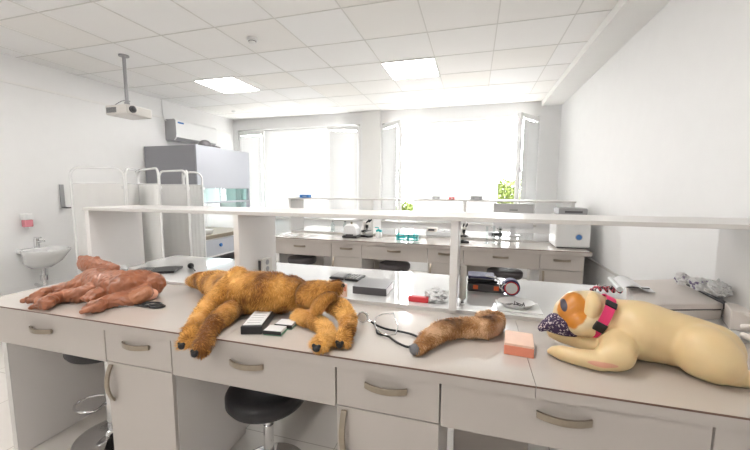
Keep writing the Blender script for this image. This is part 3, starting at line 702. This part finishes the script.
# collar: a band round the neck
cc=Vector(CH['collar'][0]); ax=Vector(CH['collar'][1]).normalized(); rr=CH['collar'][2]
u=ax.cross(Vector((0,0,1))).normalized(); w=u.cross(ax).normalized()
def cpt(a,off,rad): return cc-Vector(O)+u*math.cos(a)*rad*.86+w*math.sin(a)*rad+ax*off
m=MB(); n=48; v=[];f=[]
for i in range(n):
    a=2*PI*i/n
    v+=[cpt(a,-.017,rr),cpt(a,.017,rr),cpt(a,.017,rr+.004),cpt(a,-.017,rr+.004)]
for i in range(n):
    j=(i+1)%n
    for k in range(4): f.append((i*4+k,i*4+(k+1)%4,j*4+(k+1)%4,j*4+k))
m.add(v,f); col=m.build('collar','hotpink',t,smooth=False)
for a0,a1,nm in ((CH['collar'][3],CH['collar'][3]+.26,'buckle'),(CH['collar'][4],CH['collar'][4]+.36,'slider')):
    m=MB(); v=[];f=[]; n=6
    for i in range(n+1):
        a=a0+(a1-a0)*i/n; v+=[cpt(a,-.021,rr+.002),cpt(a,.021,rr+.002),cpt(a,.018,rr+.011),cpt(a,-.018,rr+.011)]
    for i in range(n):
        for k in range(4): f.append((i*4+k,i*4+(k+1)%4,(i+1)*4+(k+1)%4,(i+1)*4+k))
    f+=[(3,2,1,0),(n*4,n*4+1,n*4+2,n*4+3)]
    m.add(v,f).build(nm,'black',col,bev=.002)

# brown skinned dog model
O=(-2.0,1.38,.88)
t=thing('anatomy_dog','brown skinless dog anatomy model lying on its side at the left','anatomy model',O)
P=CH['brown']; ex=[]
for pt in P[1:5]:
    q=Vector(pt[-1][:3]); d=(q-Vector(pt[-2][:3])).normalized(); s=Vector((-d.y,d.x,0)).normalized()
    for k in(-1.5,-.5,.5,1.5):
        ex+= [(q+d*.010+s*k*.018,.0125),(q+d*.024+s*k*.022,.0115),(q+d*.037+s*k*.024-Vector((0,0,.004)),.0105)]
M['muscle']=two_tone('brown_muscle',(.33,.115,.052),[((.32,-.02,.06),(.06,.06,.06),(.44,.18,.09))],.4,coat=.35,bump=1.0,bs=26,var=.5)
def lumpy(me,a1,s1,a2,s2):
    me.update(); N=[v.normal.copy() for v in me.vertices]
    for v,n in zip(me.vertices,N):
        p=v.co.copy(); v.co=p+n*(a1*noise.noise(p*s1)+a2*(abs(noise.noise(p*s2))-.25))
    return me
body('body',lumpy(union(P[:5],.0045,2,ex,O),.010,13,.010,34),'muscle',t)
body('head',lumpy(union(P[5:],.0045,3,None,O),.004,20,.008,40),'muscle',t)
M['flap']=mat('pale_flesh',(.80,.42,.29),.45)
body('flesh_pouch',union(CH['brown_flap'],.005,3,None,O),'flap',t)

# ------------------------------------------------------------------ small things, front worktop (z .88)
Z0=.8802
def flat_box(nm,P4,z,h,m,parent,inset=0): pass
t=thing('control_box','black handheld control box with a white top, in front of the plush dog','control box',(-.925,1.30,Z0),math.radians(18))
MB().box(-.046,.046,-.105,.105,0,.036).build('case','black',t,bev=.004)
MB().box(-.040,.040,-.092,.095,.036,.039).build('face_plate','white',t,bev=.001)
k=MB()
for i in range(6): k.box(-.028,.028,-.07+i*.028,-.067+i*.028,.039,.0396)
k.build('printed_lines','grey',t)
m=MB()
for i in range(3): m.lathe((-.026+i*.026,.088,.039),[(.007,0),(.007,.012),(.004,.014)],12)
m.build('knob','black',t)
def slide(x,y,rz,label):
    t=thing('test_cassette',label,'test cassette',(x,y,Z0),rz,'small test cassettes')
    MB().box(-.04,.04,-.03,.03,0,.010).build('case','green',t,bev=.002)
    MB().box(-.041,.041,-.033,-.029,.006,.021).build('front_strip','black',t)
    MB().box(-.039,.039,-.029,.031,.010,.022).build('cover','white',t,bev=.001)
    return t
slide(-.805,1.245,.10,'small white and green test cassette nearer the counter edge')
slide(-.795,1.32,.08,'small white and green test cassette nearer the plush dog')
t=thing('suture_pad','salmon pink suture training pad beside the bulldog','suture pad',(.187,1.385,Z0),-math.radians(6))
MB().box(-.052,.052,-.065,.065,0,.036).build('foam_base','orange',t,bev=.003)
MB().box(-.052,.052,-.065,.065,.036,.046).build('skin_layer','peach',t,bev=.003)
t=thing('suture_pad','upright pink pad standing behind the plush dog head','suture pad',(-.69,1.73,.9002),.1)
MB().box(-.03,.03,0,.012,0,.075).build('skin_layer','peach',t,bev=.003); MB().box(.012,.026,-.002,0,.035,.06).build('printed_mark','orange',t)
# stethoscope
t=thing('stethoscope','black tubed stethoscope lying open between plush dog and furry limb','stethoscope',(-.33,1.38,Z0))
o=Vector((-.33,1.38,0))
R2=lambda L:[(a-o.x,b-o.y,c) for a,b,c in L]
MB().tube(R2([(-.435,1.455,.012),(-.40,1.43,.008),(-.35,1.405,.007),(-.30,1.40,.008),(-.24,1.39,.007),(-.21,1.37,.007)]),.0048,smooth=2).tube(R2([(-.225,1.265,.007),(-.245,1.268,.007),(-.29,1.30,.007),(-.33,1.345,.007),(-.375,1.345,.007),(-.39,1.385,.007)]),.0048,smooth=2).tube(R2([(-.21,1.37,.007),(-.195,1.345,.007),(-.20,1.30,.007),(-.225,1.265,.007)]),.0048,smooth=2).build('tubing','black',t,smooth=True)
MB().tube(R2([(-.39,1.385,.010),(-.43,1.47,.02),(-.40,1.52,.03),(-.35,1.535,.03)]),.003,smooth=2).tube(R2([(-.30,1.355,.010),(-.30,1.42,.02),(-.335,1.50,.03),(-.35,1.54,.032)]),.003,smooth=2).tube(R2([(-.39,1.385,.010),(-.34,1.33,.012),(-.30,1.355,.010)]),.003,smooth=2).build('ear_tubes','chrome',t,smooth=True)
MB().lathe((-.475-o.x,1.455-o.y,.030),[(.025,-.006),(.027,0),(.025,.006),(.012,.012),(.01,.02)],28,axis='y').build('chest_piece','chrome',t,smooth=True)
MB().lathe((-.475-o.x,1.455-o.y,.030),[(.019,-.0075),(.0195,-.006)],28,axis='y').build('diaphragm','beige',t)
MB().cyl((-.475-o.x,1.455-o.y,.02),(-.435-o.x,1.455-o.y,.012),.005,n=10).build('stem','chrome',t,smooth=True)
# scissors with black grips
t=thing('scissors','black handled scissors with steel blades lying beside the anatomy model','scissors',(-1.655,1.34,Z0),.2)
def loop(cx,cy,rx,ry,z): return [(cx+rx*math.cos(2*PI*i/20),cy+ry*math.sin(2*PI*i/20),z) for i in range(20)]
MB().tube(loop(.03,.025,.05,.024,.006),.0055,closed=True).tube(loop(.08,-.005,.04,.022,.006),.0055,closed=True).tube([(-.02,.025,.006),(-.05,.0,.006),(.04,-.02,.006)],.004).build('grips','black',t,smooth=True)
MB().hexa([(-.04,-.004,.001),(-.15,-.03,.001),(-.15,-.027,.001),(-.045,.010,.001)],[(-.04,-.004,.004),(-.15,-.03,.003),(-.15,-.027,.003),(-.045,.010,.004)]).hexa([(-.04,.0,.004),(-.16,-.005,.004),(-.16,-.002,.004),(-.04,.012,.004)],[(-.04,.0,.007),(-.16,-.005,.006),(-.16,-.002,.006),(-.04,.012,.007)]).build('blades','chrome',t)
def crumple(nm,c,size,seed,m,parent=None,label=None,cat=None,amp=.35):
    b=MB().sph((0,0,0),.5,(1,1,1),28,20); rnd=Vector((seed,seed*2.1,0)); V=[]
    for p in b.v:
        q=Vector(p); k=1+amp*noise.noise(q*6+rnd)+amp*.7*noise.noise(q*14+rnd); q=q*k
        V.append((q.x*size[0],q.y*size[1],max(-.5,q.z)*size[2]+size[2]*.45))
    b.v=V; lo=min(v[2] for v in V); b.v=[(x,y,z-lo) for x,y,z in V]
    o_=b.build(nm,m,parent,loc=c)
    if label: tag(o_,label,cat)
    return o_
crumple('crumpled_wrapper',(-1.775,1.325,Z0),(.10,.07,.018),3,'film',None,'crumpled clear wrapper under the anatomy model paws','wrapper')

# ------------------------------------------------------------------ rear worktop things (z .90)
Z1=.9002
t=thing('instrument_wallet','black leather instrument wallet lying open on the left rear worktop','instrument wallet',(-2.20,1.90,Z1),.45)
MB().box(-.15,.0,-.09,.09,0,.012).build('cover','black',t,bev=.004); MB().box(.004,.15,-.085,.085,0,.016).build('inner_flap','black',t,bev=.004)
m=MB()
for i in range(6): m.box(-.12,-.02,-.06+i*.022,-.052+i*.022,.012,.016)
m.build('instrument','chrome',t)
crumple('paper_ball',(-2.42,1.80,Z1),(.11,.08,.05),5,'white',None,'small white crumpled paper behind the anatomy model','paper')
t=thing('rubber_bulb','small black rubber bulb with a thin stem left of the plush dog','bulb',(-2.0,2.02,Z1),-.6)
MB().sph((-.03,0,.022),.022).build('bulb','black',t,smooth=True); MB().cyl((-.012,0,.02),(.11,0,.010),.006,.004,10).build('stem','black',t,smooth=True)
t=thing('instrument_case','open black zip case of dissection instruments behind the plush dog head','instrument case',(-.80,2.13,Z1),-.08)
MB().box(-.11,-.002,-.07,.07,0,.014).box(.002,.10,-.07,.07,0,.014).build('case','black',t,bev=.006)
MB().box(-.095,-.02,-.055,.055,.014,.017).build('lining','grey',t)
m=MB()
for i in range(4): m.box(.015+i*.022,.023+i*.022,-.06,.055,.014,.019)
m.build('instrument','chrome',t)
t=thing('box','flat dark grey box on the rear worktop, centre of the bench','box',(-.555,1.90,Z1),.0)
MB().box(-.10,.10,-.09,.09,0,.044).build('carton','dgrey',t,bev=.003)
MB().box(.1002,.1012,-.08,.08,.004,.04).build('end_label','white',t)
m=MB().box(-.1,.1,-.09,.09,.044,.0445); m.build('lid','grey',t)
t=thing('red_tube','red tube in crumpled clear wrapping on the rear worktop','tube',(-.258,1.775,Z1),-.03)
MB().box(-.065,.045,-.015,.018,0,.030).build('body','red',t,bev=.006)
crumple('wrapping',(.075,.06,.0),(.12,.16,.06),8,'film',t)
t=thing('socket_box','beige double socket on the shelf upright behind the plush dog','socket',(-1.316,1.92,.95))
MB().box(0,.03,-.055,.055,0,.10).build('housing','offwhite',t,bev=.004)
MB().lathe((.03,0,.072),[(.017,0),(.017,.002)],20,axis='x').lathe((.03,0,.028),[(.017,0),(.017,.002)],20,axis='x').build('outlet','grey',t)
MB().box(.002,.02,-.058,-.055,.0,.09).build('plug','dgrey',t)
t=thing('probe_stand','white tubular lamp standing upright beside the middle upright','lamp',(-.04,1.80,Z1))
MB().lathe((0,0,0),[(.014,0),(.014,.006),(.006,.008),(.006,.03)],20).build('stand','white',t,smooth=True)
MB().lathe((0,0,0),[(.012,.03),(.0175,.036),(.0175,.200),(.0165,.208),(.010,.213)],24).build('tube','offwhite',t,smooth=True)
MB().lathe((0,0,0),[(.0072,.010),(.0072,.013)],20).build('collar','black',t)
# tool case stack
t=thing('tool_case','black carrying case with orange latches on the rear worktop','tool case',(.085,2.06,Z1))
MB().box(-.105,.105,0,.16,0,.048).build('case','dgrey',t,bev=.006)
MB().box(-.103,.103,-.002,.158,.050,.054).build('lid_rim','black',t)
for s in(-1,1): MB().box(s*.058-.014,s*.058+.014,-.008,0,.016,.04).build('latch','latch',t,bev=.002)
t=thing('nylon_pouch','navy nylon pouch stacked on the black carrying case','pouch',(.065,2.07,Z1+.0545))
MB().box(-.085,.085,0,.13,0,.015).build('lower_layer','black',t,bev=.005); MB().box(-.083,.07,.003,.127,.017,.035).build('upper_layer','navy',t,bev=.006)
MB().box(-.07,.06,-.001,.003,.019,.023).build('zip','grey',t)
t=thing('pressure_cuff','rolled navy blood pressure cuff leaning against the carrying case','pressure cuff',(.222,2.03,Z1))
m=MB().lathe((0,0,.047),[(.046,-.0),(.047,.05),(.036,.05),(.036,0.0)],30,axis='y'); m.build('roll','navy',t,smooth=True)
MB().lathe((0,-.004,.045),[(.033,.004),(.033,0),(.03,-.004)],30,axis='y').build('dial','white',t,smooth=True)
MB().tube([(.035*math.cos(2*PI*i/28),-.004,.045+.035*math.sin(2*PI*i/28)) for i in range(28)],.0035,closed=True).build('dial_ring','red',t,smooth=True)
MB().tube([(-.04,0,.03),(-.07,-.02,.05),(-.06,-.01,.085),(-.09,-.01,.10),(-.14,-.005,.105)],.0035,smooth=2).tube([(-.03,-.01,.07),(-.055,-.02,.06),(-.05,-.015,.03)],.003,smooth=2).build('hose','chrome',t,smooth=True)
t=thing('kidney_tray','white round tray holding small metal instruments on a folded sheet','tray',(.235,1.83,Z1))
MB().box(-.105,.105,-.085,.085,0,.008).build('sheet','white',t,bev=.002)
MB().lathe((-.01,0,.008),[(.06,0),(.085,.02),(.088,.024),(.082,.022),(.058,.004)],40,sx=1,sy=.85).build('dish','white',t,smooth=True)
m=MB(); rnd=random.Random(2)
for i in range(9):
    a=rnd.uniform(0,PI); x=rnd.uniform(-.045,.03); y=rnd.uniform(-.035,.035); m.cyl((x-.018*math.cos(a),y-.018*math.sin(a),.014),(x+.018*math.cos(a),y+.018*math.sin(a),.018+.004*rnd.random()),.0028,n=8)
m.build('instrument','dgrey',t)
MB().lathe((0.02,-.055,.020),[(.008,0),(.008,.006)],12).build('plug','dgrey',t)
tag(MB().lathe((0,0,0),[(.018,0),(.018,.003),(.014,.004)],24).build('paper_disc','white',None,loc=(.20,1.955,Z1)),'small round white disc between the pressure cuff and the round tray','disc')
# patterned leash + scanner
t=thing('leash','red and black patterned leash heap behind the bulldog head','leash',(.765,2.24,Z1))
pts=[(-.075,.03,.01)]
for i in range(14): pts.append((-.07+i*.0105,.03*math.sin(i*1.9),.014+.012*(i%3)))
M['lsh']=speckle('leash_pattern',(.03,.02,.03),(.70,.08,.12),90,.47)
MB().tube(pts,.0075,smooth=2).build('strap',M['lsh'],t,smooth=True)
M['lsh2']=speckle('leash_pattern_white',(.05,.02,.03),(.85,.80,.80),80,.48)
MB().tube([(x+.01,y*-1+.02,z+.008) for x,y,z in pts],.006,smooth=2).build('strap',M['lsh2'],t,smooth=True)
t=thing('scanner','beige flat-lid scanner on the rear worktop behind the bulldog','scanner',(.95,2.0,Z1))
o=Vector((.95,2.0,Z1))
def Q(L,z): return [(a-o.x,b-o.y,z-o.z) for a,b in L]
FL,FR,BR,BL=(.735,1.80),(1.135,1.935),(1.115,2.30),(.84,2.19)
import itertools
def inset(L,k):
    c=[sum(p[0] for p in L)/4,sum(p[1] for p in L)/4]; return [(p[0]+(c[0]-p[0])*k,p[1]+(c[1]-p[1])*k) for p in L]
B0=[FL,FR,BR,BL]
def hz(L,zs): return [(a-o.x,b-o.y,z-o.z) for (a,b),z in zip(L,zs)]
MB().hexa(Q(inset(B0,.02),Z1),hz(B0,(.943,.943,.965,.965))).build('base','beige',t,bev=.004)
MB().hexa(hz(inset(B0,.03),(.943,.943,.965,.965)),hz(inset(B0,.03),(.95,.95,.972,.972))).build('gap_seal','dgrey',t)
MB().hexa(hz(inset(B0,-.01),(.95,.95,.972,.972)),hz(inset(B0,.0),(.975,.975,1.0,1.0))).build('lid','beige',t,bev=.005)
m=MB().hexa(hz([(1.137,1.925),(1.165,1.90),(1.16,2.31),(1.12,2.30)],(.95,.95,.97,.97)),hz([(1.137,1.925),(1.165,1.90),(1.16,2.31),(1.12,2.30)],(.978,.974,.99,1.0))); m.build('hinge_strip','dgrey',t)
MB().hexa(hz([(1.085,1.80),(1.165,1.78),(1.166,1.90),(1.13,1.92)],(Z1,)*4),hz([(1.085,1.80),(1.165,1.78),(1.166,1.90),(1.13,1.92)],(.985,.985,.99,.99))).build('side_housing','beige',t,bev=.004)
MB().box(.825-o.x-.05,.825-o.x+.05,2.02-o.y-.006,2.02-o.y+.006,.1,.104).build('lid_grip','dgrey',t)
t=thing('magazine','rolled silver magazine lying across the scanner corner','magazine',(.80,2.10,.978),.0)
n=10; m=MB(); v=[]; f=[]
for i in range(n+1):
    s=i/n; x=-.06+.15*s; z=.012+.035*math.sin(PI*min(1,s*1.3))*(1-s*.6); 
    for y in(-.11,.11): v.append((x+.03*(y>0),y,z)); v.append((x+.03*(y>0),y,z+.002))
for i in range(n):
    a=i*4; b=a+4; f+=[(a,b,b+2,a+2),(a+1,a+3,b+3,b+1),(a,a+1,b+1,b),(a+2,b+2,b+3,a+3)]
f+=[(0,2,3,1),(n*4,n*4+1,n*4+3,n*4+2)]
m.add(v,f).build('page','silver',t,smooth=True)
MB().cyl((-.065,-.11,.016),(-.035,.11,.016),.014,n=16).build('rolled_edge','white',t,smooth=True)
M['bagprint']=speckle('printed_film',(.22,.17,.30),(.80,.79,.79),16,.37)
t=thing('plastic_bag','crumpled white plastic bag with printed marks behind the scanner','plastic bag',(1.095,2.10,1.0))
crumple('upper_fold',(-.015,.06,.0),(.06,.08,.065),11,M['bagprint'],t); crumple('middle_fold',(.02,-.03,.0),(.08,.13,.06),15,M['bagprint'],t,amp=.5); crumple('lower_fold',(.04,-.12,.0),(.07,.12,.07),19,'film',t)
t=thing('cable_bundle','thick pale grey looped cable at the right edge behind the bulldog rump','cable',(1.105,1.65,Z1))
MB().tube([(.0,.10,.09),(.03,.06,.10),(.045,.0,.08),(.04,-.04,.03),(.02,-.03,.013),(-.02,.02,.013),(-.03,.06,.013)],.012,smooth=2).tube([(-.02,.08,.04),(.0,.04,.06),(.01,-.02,.05),(.0,-.05,.016)],.011,smooth=2).build('hose','beige',t,smooth=True)

# ------------------------------------------------------------------ back bench items
Z2=.8802; Z3=.9002
tag(MB().box(-.10,.10,-.05,.05,0,.012).build('keyboard_tray','silver',None,loc=(-2.33,4.02,Z2),bev=.003),'flat grey tray at the left end of the back bench','tray')
t=thing('bottle_pair','small clear bottle with a white cap near the left of the back bench','bottle',(-2.02,4.72,Z3))
MB().lathe((0,0,0),[(.03,0),(.032,.01),(.032,.07),(.014,.09),(.012,.11)],20).build('bottle','labglass',t,smooth=True); MB().lathe((0,0,.11),[(.014,0),(.014,.02)],16).build('cap','grey',t)
c=copy_tree(t); c.location=(-1.82,4.72,Z3); c['label']='small clear bottle left of the silver apparatus, second from the left end'
t=thing('water_bath','small rounded silver apparatus with black base on the back bench','apparatus',(-1.50,4.12,Z2))
MB().box(-.10,.10,-.09,.09,0,.03).build('base','black',t,bev=.01)
MB().prism([(-.09,.03),(.09,.03),(.09,.12),(.05,.17),(-.05,.175),(-.09,.13)],-.08,.08,ax=0).build('body','silver',t,bev=.02,rz=-PI/2)
MB().box(-.05,.05,-.093,-.085,.02,.05).build('control_strip','dgrey',t); MB().cyl((0,0,.17),(0,0,.2),.012).build('lid_knob','steel',t)
def microscope(x,y,rz,label,sc=1,z=Z2,m1='black',m2='offwhite'):
    t=thing('microscope',label,'microscope',(x,y,z),rz)
    S=lambda *a:[k*sc for k in a]
    MB().box(*S(-.06,.06,-.09,.09,0,.03)).build('base',m1,t,bev=.006)
    MB().hexa([(-.022*sc,.05*sc,.03*sc),(.022*sc,.05*sc,.03*sc),(.022*sc,.085*sc,.03*sc),(-.022*sc,.085*sc,.03*sc)],[(-.022*sc,.02*sc,.24*sc),(.022*sc,.02*sc,.24*sc),(.022*sc,.07*sc,.26*sc),(-.022*sc,.07*sc,.26*sc)]).build('arm',m2,t,bev=.006)
    MB().box(*S(-.055,.055,-.06,.04,.095,.108)).build('stage',m1,t,bev=.002)
    MB().cyl((0,-.01*sc,.20*sc),(0,-.01*sc,.15*sc),.024*sc).cyl((0,-.01*sc,.15*sc),(0,-.01*sc,.12*sc),.011*sc).build('objective',m1,t,smooth=True)
    MB().box(*S(-.03,.03,-.045,.06,.20,.245)).build('head',m2,t,bev=.008)
    for s in(-1,1): MB().cyl((s*.02*sc,-.02*sc,.235*sc),(s*.026*sc,-.085*sc,.285*sc),.013*sc).build('eyepiece',m1,t,smooth=True)
    for s in(-1,1): MB().cyl((s*.02*sc,.055*sc,.09*sc),(s*.05*sc,.055*sc,.09*sc),.02*sc).build('focus_knob',m1,t,smooth=True)
    return t
microscope(-1.33,4.22,1.1,'black and white microscope right of the small silver apparatus',.8)
microscope(-.10,4.12,.3,'dark microscope standing right of the middle upright on the back bench',.78)
microscope(.30,4.85,-1.2,'white microscope in front of the windows behind the thin glass flasks',.9,Z3)
t=thing('tube_rack','teal test tube rack on the back bench','tube rack',(-.77,4.12,Z2))
MB().box(-.135,.135,-.035,.035,.0,.012).box(-.135,.135,-.035,.035,.06,.07).box(-.135,-.127,-.035,.035,.012,.06).box(.127,.135,-.035,.035,.012,.06).box(-.004,.004,-.035,.035,.012,.06).box(-.12,-.012,-.036,-.030,.022,.050).box(.012,.12,-.036,-.030,.022,.050).build('rack','teal',t,bev=.001)
for i in range(8): MB().cyl((-.112+i*.032,0,.012),(-.112+i*.032,0,.082),.009,n=10).build('tube','labglass' if i%2 else 'teal',t,smooth=True)
t=thing('wash_bottle','white jug with a teal nozzle on the back bench left of the teal rack','bottle',(-1.16,4.2,Z2))
MB().lathe((0,0,0),[(.04,0),(.042,.01),(.04,.06),(.018,.085)],20).build('bottle','white',t,smooth=True); MB().lathe((0,0,.085),[(.022,0),(.02,.02),(.006,.03)],16).build('cap','teal',t); MB().tube([(0,0,.11),(0,0,.13),(-.05,0,.13)],.005).box(-.03,.04,-.02,.02,.075,.1).build('nozzle','teal',t)
t=thing('balance','grey laboratory balance on the window side of the back bench','balance',(-.43,4.55,Z3))
MB().box(-.16,.16,-.09,.09,0,.05).build('base','silver',t,bev=.008); MB().box(-.15,-.02,-.085,.05,.05,.095).build('display_housing','beige',t,bev=.008)
MB().lathe((.07,0,.05),[(.012,0),(.012,.02),(.06,.022),(.06,.026)],24).build('pan','chrome',t,smooth=True)
MB().box(-.13,-.05,-.088,-.084,.06,.085).build('display','dgrey',t)
for i,(x,y) in enumerate([(.16,4.12),(.24,4.2),(.30,4.1)]):
    t=thing('flask_stand',['thin clear glass cylinder, leftmost of the three by the dark microscope','thin clear glass cylinder, middle of three on the back bench','thin clear glass cylinder, nearest the laptop and centrifuge'][i],'glass cylinder',(x,y,Z2))
    MB().lathe((0,0,0),[(.03,0),(.03,.006),(.01,.01)],18).build('foot','labglass',t); MB().lathe((0,0,0),[(.012,.01),(.012,.19),(.017,.2)],18).build('cylinder','labglass',t,smooth=True)
t=thing('centrifuge','white bench centrifuge with round blue badge at the right end','centrifuge',(1.02,4.17,Z2))
MB().prism([(-.15,.012),(.18,.012),(.18,.35),(-.08,.35),(-.15,.27)],-.165,.165,ax=0).build('housing','white',t,bev=.012)
MB().box(-.13,.15,-.06,.17,.35,.425).build('lid','grey',t,bev=.012); MB().box(-.07,.10,-.065,-.06,.375,.395).build('lid_handle','dgrey',t)
MB().lathe((.055,-.155,.125),[(.034,0),(.034,-.004)],28,axis='y').build('badge_ring','cablight',t); MB().lathe((.055,-.157,.125),[(.027,0),(.027,-.005)],28,axis='y').build('badge','blue',t)
MB().box(-.14,.14,-.13,.16,0,.012).build('foot_plate','dgrey',t)
t=thing('monitor','silver backed flat monitor turned away on the window side of the back bench','monitor',(.50,4.75,Z3))
MB().box(-.245,.245,0,.03,.09,.42).build('back_cover','silver',t,bev=.008); MB().box(-.235,.235,.03,.034,.10,.41).build('screen','black',t)
MB().box(-.05,.05,-.004,0,.33,.345).build('logo','grey',t); MB().box(-.03,.03,.0,.04,.01,.12).build('neck','silver',t); MB().box(-.10,.10,-.06,.10,0,.012).build('foot','silver',t,bev=.003)
ZS2=1.3722
def sbox(x,y,sx,sz,m,label,nm='small_box'):
    t=thing(nm,label,'box',(x,y,ZS2)); MB().box(-sx,sx,-.04,.04,0,sz).build('carton',m,t,bev=.003); MB().box(-sx*.3,sx*.5,-.0415,-.04,sz*.4,sz*.6).build('label_strip','white' if m!='blue' else 'cablight',t)
sbox(-2.35,4.5,.075,.045,'blue','blue flat carton on the left end of the back shelf','carton')
sbox(-.47,4.5,.05,.035,'grey','small grey carton on the back shelf, left of the red one','carton')
sbox(-.27,4.5,.035,.03,'red','tiny red carton on the back shelf between two grey ones','carton')
sbox(.03,4.5,.07,.045,'grey','larger grey carton on the back shelf right of the middle upright','carton')

# ------------------------------------------------------------------ light, world, camera
wd=bpy.data.worlds.new('sky'); bpy.context.scene.world=wd; wd.use_nodes=True
bg=wd.node_tree.nodes['Background']; bg.inputs[0].default_value=(1,.995,1,1); bg.inputs[1].default_value=SKY
for W in (W1,W2):
    l=bpy.data.lights.new('daylight_portal','AREA'); l.shape='RECTANGLE'; l.size=W[1]-W[0]; l.size_y=ZT-ZS; l.cycles.is_portal=True
    o=bpy.data.objects.new('daylight_portal',l); C.objects.link(o); o.location=((W[0]+W[1])/2,YF+.26,(ZS+ZT)/2); o.rotation_euler=(-PI/2,0,0)
cam=bpy.data.cameras.new('camera'); cam.sensor_width=36; cam.lens=341.6/750*36; cam.clip_start=.05
co=bpy.data.objects.new('camera',cam); C.objects.link(co)
y_,p_,r_=[math.radians(a) for a in (16.07,5.99,.25)]
fw=Vector((-math.sin(y_)*math.cos(p_),math.cos(y_)*math.cos(p_),-math.sin(p_))); r0=Vector((math.cos(y_),math.sin(y_),0)); u0=r0.cross(fw)
rr_=r0*math.cos(r_)+u0*math.sin(r_); uu=-r0*math.sin(r_)+u0*math.cos(r_)
co.matrix_world=Matrix(((rr_.x,uu.x,-fw.x,0),(rr_.y,uu.y,-fw.y,0),(rr_.z,uu.z,-fw.z,1.5),(0,0,0,1)))
bpy.context.scene.camera=co
vs=bpy.context.scene.view_settings; vs.view_transform='Standard'; vs.look='None'; vs.gamma=1; vs.use_curve_mapping=False; vs.exposure=EXPO
